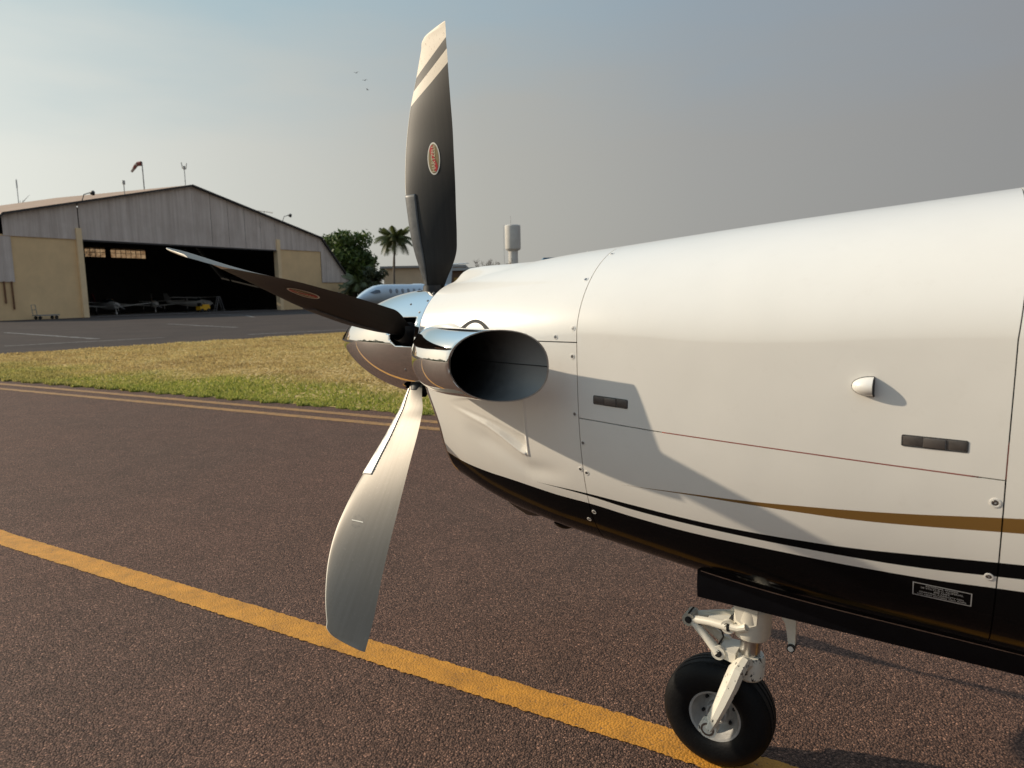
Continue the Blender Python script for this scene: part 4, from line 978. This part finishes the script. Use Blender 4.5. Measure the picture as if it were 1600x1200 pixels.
# barred window and pipes, lamps on the roof
bw = hbox('barred_window', (36.7, -.02, .75), (39.4, .0, 2.45), M_DARK)
for i in range(5): hbox('window_bar', (36.85+.6*i, -.06, .75), (37.05+.6*i, -.021, 2.45), M_WHITE, bw)
M_RUSTP = pm('rusty_pipe', (.20, .10, .05), .8, noise=(3, .3))
for x_, z0 in ((-8.0, 1.7), (-7.3, 1.1)):
    m = MB(); m.tube([(x_, -.16, z0), (x_, -.16, 3.9)], .09, 8); m.build('downpipe', M_RUSTP, hangar)
def floodlight(x_, dx):
    z = profile_z(x_); m = MB(); m.tube([(x_, -.35, z-.1), (x_+dx*.25, -.5, z+.7), (x_+dx*.9, -.7, z+.95)], .05, 6, 0); m.lathe([(0, .22), (.15, .19), (.24, .0), (.27, -.15), (.2, -.18), (0, -.18)], 14, Matrix.Translation((x_+dx*1.15, -.8, z+.95)) @ Matrix.Rotation(.9, 4, 'X'), 0)
    m.build('floodlight', M_LAMP, hangar)
floodlight(.35, .9); floodlight(28.4, 1.0)
def aerial(x_, h, name, bar):
    m = MB(); z = profile_z(x_); m.tube([(x_, .6, z), (x_, .6, z+h)], .05, 6)
    if bar == 'yagi':
        m.tube([(x_-1.3, .6, z+h), (x_+1.5, .6, z+h-.1)], .04, 5)
        for k in range(6): m.tube([(x_-1.2+.5*k, .25, z+h), (x_-1.2+.5*k, .95, z+h)], .03, 4)
    elif bar == 'fork': m.tube([(x_-.35, .6, z+h+.5), (x_-.25, .6, z+h-.2), (x_+.25, .6, z+h-.2), (x_+.35, .6, z+h+.5)], .06, 5); m.tube([(x_, .6, z+h-.3), (x_, .6, z+h+.1)], .16, 8)
    else: m.tube([(x_, .6, z+h-.25), (x_, .6, z+h+.2)], .16, 8)
    m.build(name, pm('galvanised_mast', (.45, .46, .45), .5, .4), hangar)
aerial(13.95, 2.3, 'aerial', 'fork'); aerial(26.1, .75, 'aerial', 'yagi'); aerial(5.9, 1.4, 'aerial', 'ball')

def hpt(x_, y_, z_=0): return Matrix.Translation(HL) @ Matrix.Rotation(HR, 4, 'Z') @ Vector((x_, y_, z_))
# ------------------------------------------------------------------ things in and at the hangar
M_PWHITE = pm('aircraft_white', (.70, .70, .68), .4, coat=.3); M_PGLASS = pm('cockpit_glass', (.02, .03, .035), .08, spec=.8); M_PTRIM = pm('aircraft_trim_maroon', (.16, .03, .03), .4)
M_YELV = pm('yellow_vehicle_paint', (.75, .42, .02), .45); M_GREYM = pm('grey_metal', (.30, .30, .30), .5, .3)
def fuselage(b, sec, n=16, m=0):
    """sections (x, half width, half height, centre z) along x"""
    v = []; f = []
    for x_, w, h, z in sec:
        for k in range(n): a = 2*math.pi*k/n; v.append((x_, w*math.cos(a), z+h*math.sin(a)))
    for i in range(len(sec)-1):
        for k in range(n): f.append((i*n+k, i*n+(k+1) % n, (i+1)*n+(k+1) % n, (i+1)*n+k))
    f += [tuple(reversed(range(n))), tuple((len(sec)-1)*n+k for k in range(n))]; b.add(v, f, m)
def wing(b, root, tip, c0, c1, th=.12, m=0):
    """tapered slab wing from root point to tip point"""
    r, t_ = Vector(root), Vector(tip); v = []
    prof = [(-.5, 0), (-.42, .5), (-.1, .6), (.5, 0), (-.1, -.35), (-.42, -.4)]
    for p, c in ((r, c0), (t_, c1)): v += [p+Vector((a*c, 0, q*th*c)) for a, q in prof]
    n = len(prof); b.add(v, [(i, (i+1) % n, n+(i+1) % n, n+i) for i in range(n)]+[tuple(range(n)), tuple(reversed(range(n, 2*n)))], m)
def light_plane(name, label, loc, rz, low=True, trim=M_PTRIM):
    t = thing(name, label, 'small plane', loc, rz, 'small planes parked in the hangar')
    b = MB(); fuselage(b, [(-2.5, .18, .2, 1.15), (-2.35, .38, .36, 1.15), (-1.5, .52, .48, 1.18), (-.6, .58, .55, 1.22), (.6, .58, .58, 1.25), (1.6, .48, .48, 1.28), (3.0, .28, .32, 1.38), (4.6, .10, .18, 1.5)]); b.build('body', M_PWHITE, t)
    b = MB(); fuselage(b, [(-1.0, .40, .1, 1.62), (-.5, .50, .42, 1.62), (.6, .50, .46, 1.64), (1.4, .36, .2, 1.62)]); b.build('canopy', M_PGLASS, t)
    zw = .95 if low else 1.98
    for sy in (-1, 1):
        b = MB(); wing(b, (.1, sy*.4, zw), (.15, sy*5.2, zw+(.42 if low else .1)), 1.6, 1.15); b.build('wing', M_PWHITE, t)
        b = MB(); wing(b, (4.2, sy*.05, 1.6), (4.3, sy*1.7, 1.62), .9, .6); b.build('tailplane', M_PWHITE, t)
        b = MB(); b.tube([(.45, sy*1.3, zw), (.45, sy*1.35, .25)], .05, 8); b.build('leg', M_PWHITE, t)
        b = MB(); b.lathe([(.06, -.08), (.2, -.09), (.24, -.04), (.24, .04), (.2, .09), (.06, .08)], 18, Matrix.Translation((.45, sy*1.35, .24)) @ Matrix.Rotation(math.pi/2, 4, 'X')); b.build('wheel', M_BLACK, t)
    b = MB(); b.add([Vector(p) for p in ((3.7, .05, 1.6), (4.5, .05, 2.75), (5.0, .05, 2.75), (4.9, .05, 1.55), (3.7, -.05, 1.6), (4.5, -.05, 2.75), (5.0, -.05, 2.75), (4.9, -.05, 1.55))], [(0, 1, 2, 3), (7, 6, 5, 4), (0, 4, 5, 1), (1, 5, 6, 2), (2, 6, 7, 3), (3, 7, 4, 0)]); b.build('fin', trim, t)
    b = MB(); b.tube([(-1.9, 0, .9), (-2.0, 0, .22)], .05, 8); b.lathe([(.05, -.07), (.17, -.08), (.2, 0), (.17, .08), (.05, .07)], 16, Matrix.Translation((-2.0, 0, .2)) @ Matrix.Rotation(math.pi/2, 4, 'X')); b.build('nose_leg', M_PWHITE, t)
    b = MB(); fuselage(b, [(-2.85, .02, .02, 1.15), (-2.7, .12, .12, 1.15), (-2.5, .17, .17, 1.15)]); b.build('spinner', M_PWHITE, t)
    b = MB()
    for a in (.5, .5+math.pi): b.tube([(-2.62, 0, 1.15), (-2.62, math.cos(a)*.5, 1.15+math.sin(a)*.5), (-2.62, math.cos(a)*.95, 1.15+math.sin(a)*.95)], [.07, .09, .05], 6, flat=.3)
    b.build('propeller', M_GREYM, t)
    return t
light_plane('light_aircraft', 'white low wing light aircraft facing out from the left half of the dark hangar', hpt(8.4, 10, .03), HR+R(82))
light_plane('light_aircraft', 'dim white light aircraft with grey fin parked deep inside at the middle of the hangar', hpt(17.6, 14.5, .03), HR+R(60), True, M_GREYM)
light_plane('light_aircraft', 'dim high wing light aircraft standing nearest the right side of the hangar doorway', hpt(23.5, 13.5, .03), HR+R(112), False, M_GREYM)
def tug():
    t = thing('aircraft_tug', 'small yellow aircraft tug low on the hangar floor right of the middle', 'tug', hpt(17.3, 3.5, .03), HR)
    b = MB(); b.box((-.75, -.45, .30), (.75, .45, .80)); b.box((-.3, -.42, .801), (.7, .42, 1.05)); b.build('body', M_YELV, t, True, 30)
    b = MB(); b.box((-.65, -.3, .801), (-.38, .3, 1.25)); b.build('seat', M_BLACK, t); b = MB(); b.tube([(.3, 0, 1.05), (.05, 0, 1.35)], .03, 6); b.lathe([(.17, 0), (.2, .02), (.17, .04)], 16, Matrix.Translation((.04, 0, 1.35))); b.build('steering_wheel', M_BLACK, t)
    for sx in (-.5, .5):
        for sy in (-.5, .5): b = MB(); b.lathe([(.05, -.08), (.2, -.09), (.25, -.05), (.25, .05), (.2, .09), (.05, .08)], 16, Matrix.Translation((sx, sy, .25)) @ Matrix.Rotation(math.pi/2, 4, 'X')); b.build('wheel', M_BLACK, t)
tug()
def ladder():
    t = thing('step_ladder', 'pale folding step ladder standing just inside the right end of the doorway', 'ladder', hpt(20.6, 4.5, .03), HR)
    for sx, nm in ((-1, 'rail_pair'), (1, 'rail_pair')):
        b = MB()
        for sy in (-.25, .25): b.tube([(sx*.7, sy, 0), (sx*.06, sy*.7, 2.1)], .035, 5)
        b.build(nm, M_GREYM, t)
    for k in range(6): z = .3*(k+1); b = MB(); b.box((-.7+.64*z/2.1-.05, -.22, z-.02), (-.7+.64*z/2.1+.08, .22, z+.02)); b.build('step', M_GREYM, t)
ladder()
def cart():
    t = thing('low_trolley', 'low dark flat trolley with upright handle against the tan hangar wall', 'trolley', hpt(-4.9, -1.2), HR)
    b = MB(); b.box((-1.1, -.5, .36), (1.1, .5, .48)); b.build('deck', M_GREYM, t, False); b = MB(); b.tube([(-1.05, -.4, .48), (-1.15, -.4, 1.5), (-1.15, .4, 1.5), (-1.05, .4, .48)], .035, 6); b.tube([(-1.1, -.4, 1.0), (-1.1, .4, 1.0)], .03, 6); b.build('handle', M_GREYM, t)
    for sx in (-.8, .8):
        for sy in (-.42, .42): b = MB(); b.lathe([(.04, -.06), (.16, -.07), (.18, 0), (.16, .07), (.04, .06)], 14, Matrix.Translation((sx, sy, .18)) @ Matrix.Rotation(math.pi/2, 4, 'X')); b.build('wheel', M_BLACK, t)
cart()

# ------------------------------------------------------------------ business jet
def jet():
    nose, tail = Vector((-13.0, 60.0, 0)), Vector((-5.75, 69.6, 0)); d = tail-nose
    t = thing('business_jet', 'pale grey T tailed business jet parked beyond the propeller spinner', 'jet', nose, math.atan2(d.y, d.x))
    Lk = d.length/12.0; M_J = pm('jet_pale_paint', (.48, .60, .70), .4, coat=.4); M_JW = pm('jet_window_blue', (.22, .27, .33), .2, spec=.7)
    b = MB(); fuselage(b, [(0, .03, .03, 1.33), (.12, .18, .15, 1.35), (.6, .44, .38, 1.47), (1.3, .64, .60, 1.62), (2.1, .76, .78, 1.74), (3.0, .82, .86, 1.78), (8.0, .82, .86, 1.80), (9.5, .66, .70, 1.92), (11.0, .38, .40, 2.08), (12.0, .12, .14, 2.2)], 24); b.build('fuselage', M_J, t)
    for sy in (-1, 1):
        b = MB(); b.add([Vector((x_, sy*y_, z_)) for x_, y_, z_ in ((1.15, .50, 1.93), (1.75, .66, 2.18), (2.1, .72, 2.15), (2.1, .79, 1.92), (1.5, .70, 1.86))]+[Vector((x_, sy*(y_-.1), z_)) for x_, y_, z_ in ((1.15, .50, 1.93), (1.75, .66, 2.18), (2.1, .72, 2.15), (2.1, .79, 1.92), (1.5, .70, 1.86))], [(0, 1, 2, 3, 4), (9, 8, 7, 6, 5)]+[(i, (i+1) % 5, 5+(i+1) % 5, 5+i) for i in range(5)]); b.build('windscreen', pm('jet_windscreen', (.06, .10, .15), .15, spec=.8) if sy < 0 else bpy.data.materials['jet_windscreen'], t, False)
        for k in range(6): b = MB(); b.lathe([(.0, .02), (.14, .02), (.17, -.02), (.17, -.12)], 14, Matrix.Translation((3.3+.72*k, sy*.80, 2.02)) @ Matrix.Rotation(-sy*math.pi/2, 4, 'X') @ Matrix.Diagonal((1, 1.4, 1, 1))); b.build('cabin_window', M_JW, t)
        b = MB(); wing(b, (6.6, sy*.5, 1.15), (7.6, sy*6.3, 1.5), 2.4, 1.0); b.build('wing', M_J, t)
        b = MB(); fuselage(b, [(8.0, .36, .36, 2.3), (8.1, .42, .42, 2.3), (9.2, .44, .44, 2.3), (10.2, .30, .30, 2.3)]); b.v = [(p[0], p[1]+sy*1.25, p[2]) for p in b.v]; b.build('engine', M_J, t)
        b = MB(); wing(b, (11.7, sy*.02, 4.5), (12.2, sy*2.1, 4.56), 1.0, .6, .10); b.build('tailplane', M_J, t)
        b = MB(); b.tube([(7.2, sy*1.6, 1.2), (7.2, sy*1.6, .3)], .07, 8); b.lathe([(.05, -.1), (.24, -.11), (.28, 0), (.24, .11), (.05, .1)], 16, Matrix.Translation((7.2, sy*1.6, .28)) @ Matrix.Rotation(math.pi/2, 4, 'X')); b.build('main_gear', M_BLACK, t)
    b = MB(); b.tube([(1.6, 0, 1.2), (1.65, 0, .2)], .06, 8); b.lathe([(.04, -.07), (.18, -.08), (.2, 0), (.18, .08), (.04, .07)], 16, Matrix.Translation((1.65, 0, .2)) @ Matrix.Rotation(math.pi/2, 4, 'X')); b.build('nose_gear', M_BLACK, t)
    b = MB(); q = [(9.6, 2.3), (11.0, 4.5), (12.3, 4.5), (11.9, 2.3)]; b.add([Vector((x_, y_, z_)) for y_ in (.09, -.09) for x_, z_ in q], [(0, 1, 2, 3), (7, 6, 5, 4), (0, 4, 5, 1), (1, 5, 6, 2), (2, 6, 7, 3), (3, 7, 4, 0)]); b.build('fin', M_J, t)
jet()

# ------------------------------------------------------------------ buildings, water tower, windsock
def building(name, label, x0, x1, y0, y1, h, wall, roofmat, win, fascia=None, rz=0):
    cx, cy = .5*(x0+x1), .5*(y0+y1); t = thing(name, label, 'building', (cx, cy, 0), rz); w, d = (x1-x0)/2, (y1-y0)/2
    b = MB(); b.box((-w, -d, 0), (w, d, h)); b.build('wall', wall, t, False)
    b = MB(); b.box((-w-.5, -d-.5, h+.003), (w+.5, d+.5, h+.35)); b.build('roof', roofmat, t, False)
    for a, b_, z0, z1 in win:
        m = MB(); m.box((a, -d-.05, z0), (b_, -d-.003, z1)); m.build('window', M_DARK, t, False)
    return t
M_GREYR = pm('grey_roof_edge', (.38, .38, .37), .7, noise=(.6, .15)); M_BROWNW = pm('brown_brick_wall', (.14, .085, .055), .9, noise=(1.5, .3)); M_OCHRE = pm('ochre_sign_board', (.42, .24, .05), .7, noise=(2, .3))
building('tan_building', 'long plain tan building behind the palm and the jet', -21.3, -8, 120, 140, 6.25, pm('tan_render', (.80, .62, .42), .9, noise=(.4, .1)), M_GREYR, [(-5.2, -3.8, 1.2, 2.6)], rz=.02)
bb_ = building('brown_building', 'low brown building with pale flat roof behind the top of the nose cowl', -8.0, 8, 90, 104, 4.62, M_BROWNW, M_GREYR, [(-5.5, -3.5, .9, 2.4)])
m = MB(); m.box((-7.0, -7.25, 2.75), (5.5, -7.12, 3.75)); m.build('sign_board', M_OCHRE, bb_, False)
building('blue_building', 'top of a building with a bright blue fascia just above the cowl', 6.65, 15, 130, 142, 7.6, M_GREYR, pm('blue_fascia', (.05, .17, .30), .5), [])
def water_tower():
    t = thing('water_tower', 'pale cylindrical water tower on a thick round column', 'water tower', (.82, 150, 0)); M_C = pm('pale_concrete', (.60, .575, .53), .85, noise=(.5, .12))
    b = MB(); b.lathe([(1.05, 0), (1.0, 10.2), (.98, 10.5)], 28); b.build('column', M_C, t)
    b = MB(); b.lathe([(.9, 10.4), (1.5, 10.75), (1.62, 11.0), (1.62, 15.6), (1.5, 15.75), (0, 15.85)], 32); b.build('tank', M_C, t)
    b = MB(); b.tube([(-.4, 0, 15.8), (-.4, 0, 17.6)], .05, 5); b.build('lightning_rod', M_GREYM, t)
    b = MB()
    for sx in (-.22, .22): b.tube([(-1.86, sx, 6), (-1.86, sx, 15.8)], .035, 4)
    for k in range(24): b.tube([(-1.86, -.22, 6.2+.4*k), (-1.86, .22, 6.2+.4*k)], .025, 4)
    b.build('ladder', M_GREYM, t)
water_tower()
def windsock():
    t = thing('windsock', 'red and white windsock drooping from its tall pole behind the hangar roof', 'windsock', (-65, 130, 0))
    b = MB(); b.tube([(0.1, 0, 0), (0, 0, 26.3)], [.16, .09], 8); b.build('pole', M_GREYM, t)
    pts = [(-.1, 0, 26.0), (-.8, 0, 25.95), (-1.1, 0, 25.7), (-1.5, 0, 25.2), (-2.0, 0, 24.6)]; rad = [.42, .36, .32, .27, .2]
    for i in range(4): b = MB(); b.tube([pts[i], pts[i+1]], [rad[i], rad[i+1]], 14, cap=False); b.build('sock_band', pm('windsock_red' if i % 2 == 0 else 'windsock_white', (.30, .10, .08) if i % 2 == 0 else (.5, .42, .38), .8), t)
windsock()
t = thing('radio_mast', 'thin grey radio mast rising behind the left end of the hangar roof', 'mast', (-94.4, 140, 0))
b = MB(); M_PALEM = pm('pale_mast_paint', (.62, .62, .60), .6); b.tube([(0, 0, 0), (0, 0, 25.5)], [.16, .06], 6); b.build('pole', M_PALEM, t); b = MB(); b.tube([(0, 0, 23.8), (0, 0, 25.3)], .12, 6); b.build('aerial', M_PALEM, t)

# ------------------------------------------------------------------ trees
def leafmat(name, a, b_, trans=.25):
    m, N, L, b = newmat(name); rn = N.new('ShaderNodeAttribute'); rn.attribute_name = 'rnd'
    c = ramp(N, L, rn.outputs['Fac'], (0, a), (1, b_)); L.new(c, b.inputs['Base Color']); b.inputs['Roughness'].default_value = .55
    tr = N.new('ShaderNodeBsdfTranslucent'); L.new(c, tr.inputs[0]); ms = N.new('ShaderNodeMixShader'); ms.inputs[0].default_value = trans
    L.new(b.outputs[0], ms.inputs[1]); L.new(tr.outputs[0], ms.inputs[2]); L.new(ms.outputs[0], N['Material Output'].inputs[0]); return m
M_BARK = pm('tree_bark', (.10, .075, .055), .9, noise=(3, .3)); M_PALMB = pm('palm_trunk_bark', (.17, .14, .11), .9, noise=(6, .3))
def leaf_cloud(name, centres, radii, n, size, mat, par, flat=.8):
    """leaves scattered through several clumps"""
    c = np.array(centres); r = np.array(radii); k = nrng.choice(len(c), n, p=r**2/np.sum(r**2))
    d = nrng.normal(size=(n, 3)); d /= np.linalg.norm(d, axis=1)[:, None]; q = nrng.random(n)**.42
    p = c[k]+d*(r[k]*q*(.85+.3*nrng.random(n)))[:, None]*np.array([1, 1, flat])
    u = nrng.normal(size=(n, 3)); u /= np.linalg.norm(u, axis=1)[:, None]; w = d+.9*nrng.normal(size=(n, 3)); v = np.cross(u, w); v /= np.linalg.norm(v, axis=1)[:, None]+1e-9
    s_ = size*(.6+.8*nrng.random(n))[:, None]; V = np.stack([p-u*s_, p+v*s_*.45, p+u*s_, p-v*s_*.45], 1).reshape(-1, 3)
    return np_mesh(name, V, np.arange(4*n).reshape(-1, 4), mat, par, False, attrs={'rnd': np.repeat(nrng.random(n), 4)})
def crown_tree(name, label, loc, h, w, nclump, nleaf, leaf, mat, low=.3, group=None):
    t = thing(name, label, 'tree', loc, 0, group); b = MB(); b.tube([(0, 0, 0), (.1, .05, h*.22), (0, .1, h*.45)], [.05*w, .04*w, .025*w], 8)
    cs = []; rs = []
    for i in range(nclump):
        a = rng.uniform(0, 6.28); z = rng.uniform(low, .86)*h; rr = w*.5*math.sqrt(max(.05, 1-((z/h-.55)/.5)**2))*rng.uniform(.35, .85)
        c = (rr*math.cos(a), rr*math.sin(a), z); cs.append(c); rs.append(w*rng.uniform(.13, .24))
        b.tube([(0, .08, h*rng.uniform(.2, .45)), (c[0]*.5, c[1]*.5, z*.75), c], [.018*w, .012*w, .004*w], 5)
    b.build('trunk', M_BARK, t); leaf_cloud('crown', cs, rs, nleaf, leaf, mat, t); return t
M_MANGO = leafmat('mango_leaves', (.04, .08, .018), (.12, .175, .04)); M_PALML = leafmat('palm_leaves', (.055, .075, .022), (.15, .16, .05), .3); M_SHRUB = leafmat('shrub_leaves', (.03, .045, .016), (.09, .10, .035))
crown_tree('mango_tree', 'dense round dark green tree rising behind the right end of the hangar', (-28.6, 126, 0), 13.8, 9.2, 64, 15000, .40, M_MANGO, .22)
def frond_mesh(L, droop, w):
    v = []; f = []; n = 22; pts = []
    for i in range(n+1): s_ = i/n; pts.append(Vector((L*s_*(1-.18*s_), 0, L*(.42*s_-droop*s_*s_))))
    for i, p in enumerate(pts):
        r = .03*(1-i/n)+.008; v += [p+Vector((0, r, 0)), p+Vector((0, -r, 0))]
        if i: f.append((2*i-2, 2*i-1, 2*i+1, 2*i))
    for i in range(2, n+1):
        p = pts[i]; d = (pts[i]-pts[i-1]).normalized(); ln = w*math.sin(math.pi*min(1, .12+.88*i/n))**.7+.1
        for sy in (-1, 1):
            tip = p+d*ln*.55+Vector((0, sy*ln*.75, -ln*.55)); k = len(v); v += [p-d*.085, p+d*.085, tip]; f.append((k, k+1, k+2))
    me = bpy.data.meshes.new('frond'); me.from_pydata([tuple(q) for q in v], [], f); me.materials.append(M_PALML)
    at = me.attributes.new('rnd', 'FLOAT', 'POINT'); at.data.foreach_set('value', [rng.random() for _ in v]); return me
FR = [frond_mesh(3.4, .55, 1.0), frond_mesh(3.3, .85, .95), frond_mesh(2.9, .25, .85)]
def palm(name, label, loc, h, nf, k=1.0, lean=(0, 0), up=1.0, group=None):
    t = thing(name, label, 'palm tree', loc, 0, group); top_ = Vector((lean[0], lean[1], h)); b = MB()
    pts = [(lean[0]*s_*s_, lean[1]*s_*s_, h*s_) for s_ in np.linspace(0, 1, 9)]; b.tube(pts, [.2+.05*(i % 2)-.008*i for i in range(9)], 8); b.build('trunk', M_PALMB, t)
    for i in range(nf):
        a = i*2.399+rng.uniform(-.2, .2); tilt = (-.75+1.35*(i/nf))*up; o = bpy.data.objects.new('frond', FR[0 if tilt > -.3 and tilt < .3 else (1 if tilt >= .3 else 2)]); COL.objects.link(o); o.parent = t
        o.location = top_; o.rotation_euler = (rng.uniform(-.25, .25), tilt*.7, a); s_ = k*rng.uniform(.85, 1.1); o.scale = (s_,)*3
    return t
palm('coconut_palm', 'tall slender palm with feathery crown standing in front of the tan building', (-18.7, 115, 0), 10.7, 44, 1.12, (.5, 0))
palm('young_palm', 'short bushy palm with arching fronds at the foot of the dense round tree', (-22.8, 108, 0), 3.6, 20, 1.25, (.2, 0), .8)
palm('young_palm', 'lowest yellowish palm growing close to the sloping hangar roof edge', (-24.2, 111, 0), 2.6, 18, 1.0, (-.2, 0), .8)
crown_tree('leafy_shrub', 'broad dark shrub standing left of the slender palm trunk', (-20.3, 107, 0), 6.3, 4.6, 18, 2600, .24, M_SHRUB, .12)
crown_tree('leafy_shrub', 'small dark shrub hard against the end wall of the hangar', (-23.6, 113.5, 0), 3.4, 3.0, 10, 900, .22, M_SHRUB, .1)
def bare_tree(name, label, loc, h, w, twigs, group=None):
    t = thing(name, label, 'tree', loc, 0, group); b = MB(); tw = MB()
    b.tube([(0, 0, 0), (.1, 0, h*.35), (0, 0, h*.6)], [.03*h*.5, .02*h*.5, .012*h*.5], 6)
    for i in range(twigs):
        a = rng.uniform(0, 6.28); z = rng.uniform(.3, .6)*h; e = Vector((math.cos(a)*w*rng.uniform(.3, .6), math.sin(a)*w*rng.uniform(.3, .6), rng.uniform(.62, 1)*h)); m_ = Vector((e.x*.45, e.y*.45, z+(e.z-z)*.5))
        b.tube([(0, 0, z), m_, e], [.09, .06, .03], 4)
        for k in range(5):
            s_ = rng.uniform(.4, 1); p = m_.lerp(e, s_); tw.tube([p, p+Vector((rng.uniform(-.8, .8), rng.uniform(-.8, .8), rng.uniform(.1, .9)))*w*.16], [.045, .02], 3)
    b.build('trunk', M_BARK, t); o = tw.build('twigs', M_BARK, t, False); o['kind'] = 'stuff'; return t
bare_tree('bare_tree', 'leafless tree showing above the far left end of the hangar roof', (-77.6, 110, 0), 18.6, 9, 34)
for i, (x_, y_, h_) in enumerate(((-4.6, 135, 8.2), (-1.9, 137, 8.0))):
    bare_tree('bare_tree', ('taller dry leafless tree above the brown building roof', 'lower dry leafless tree nearer the water tower column')[i], (x_, y_, 0), h_, 5, 34, 'dry trees beyond the brown building')
M_BIRD = pm('grey_feathers', (.22, .23, .24), .8)
def bird(i, loc, label):
    t = thing('bird', label, 'bird', loc, rng.uniform(0, 3), 'birds in the sky'); t.scale = (.62,)*3; b = MB(); fuselage(b, [(-.22, .02, .02, 0), (-.1, .07, .06, 0), (.08, .06, .06, 0), (.28, .03, .01, 0)], 8); b.build('body', M_BIRD, t)
    for sy in (-1, 1): b = MB(); b.add([Vector(p) for p in ((-.1, sy*.04, .03), (.1, sy*.04, .03), (.12, sy*.32, .16), (.16, sy*.62, .08), (-.04, sy*.34, .18))], [(0, 1, 2, 4), (4, 2, 3)]); b.build('wing', M_BIRD, t, False)
bird(0, (-17.9, 89, 28.3), 'uppermost and leftmost of the three birds left of the propeller blade'); bird(1, (-17.1, 90, 27.7), 'middle one of the three birds left of the propeller blade'); bird(2, (-16.8, 90, 26.6), 'lowest of the three birds left of the propeller blade')
# far wood all round the field behind the camera, seen in the polished metal
def far_wood():
    n = 9000; a = nrng.uniform(R(150), R(372), n); rad = nrng.uniform(190, 240, n); hmax = 6+4*np.sin(a*9)+3*np.sin(a*23+1)+2*np.sin(a*57)
    z = nrng.random(n)*np.maximum(hmax, 2.5); p = np.stack([np.cos(a)*rad, np.sin(a)*rad, z], 1); s_ = 1.1+1.4*nrng.random(n)[:, None]
    u = nrng.normal(size=(n, 3)); u /= np.linalg.norm(u, axis=1)[:, None]; v = np.cross(u, nrng.normal(size=(n, 3))); v /= np.linalg.norm(v, axis=1)[:, None]
    V = np.stack([p-u*s_, p+v*s_*.7, p+u*s_, p-v*s_*.7], 1).reshape(-1, 3); o = np_mesh('far_wood', V, np.arange(4*n).reshape(-1, 4), M_SHRUB, None, False, attrs={'rnd': np.repeat(nrng.random(n), 4)}); o['kind'] = 'stuff'
far_wood()
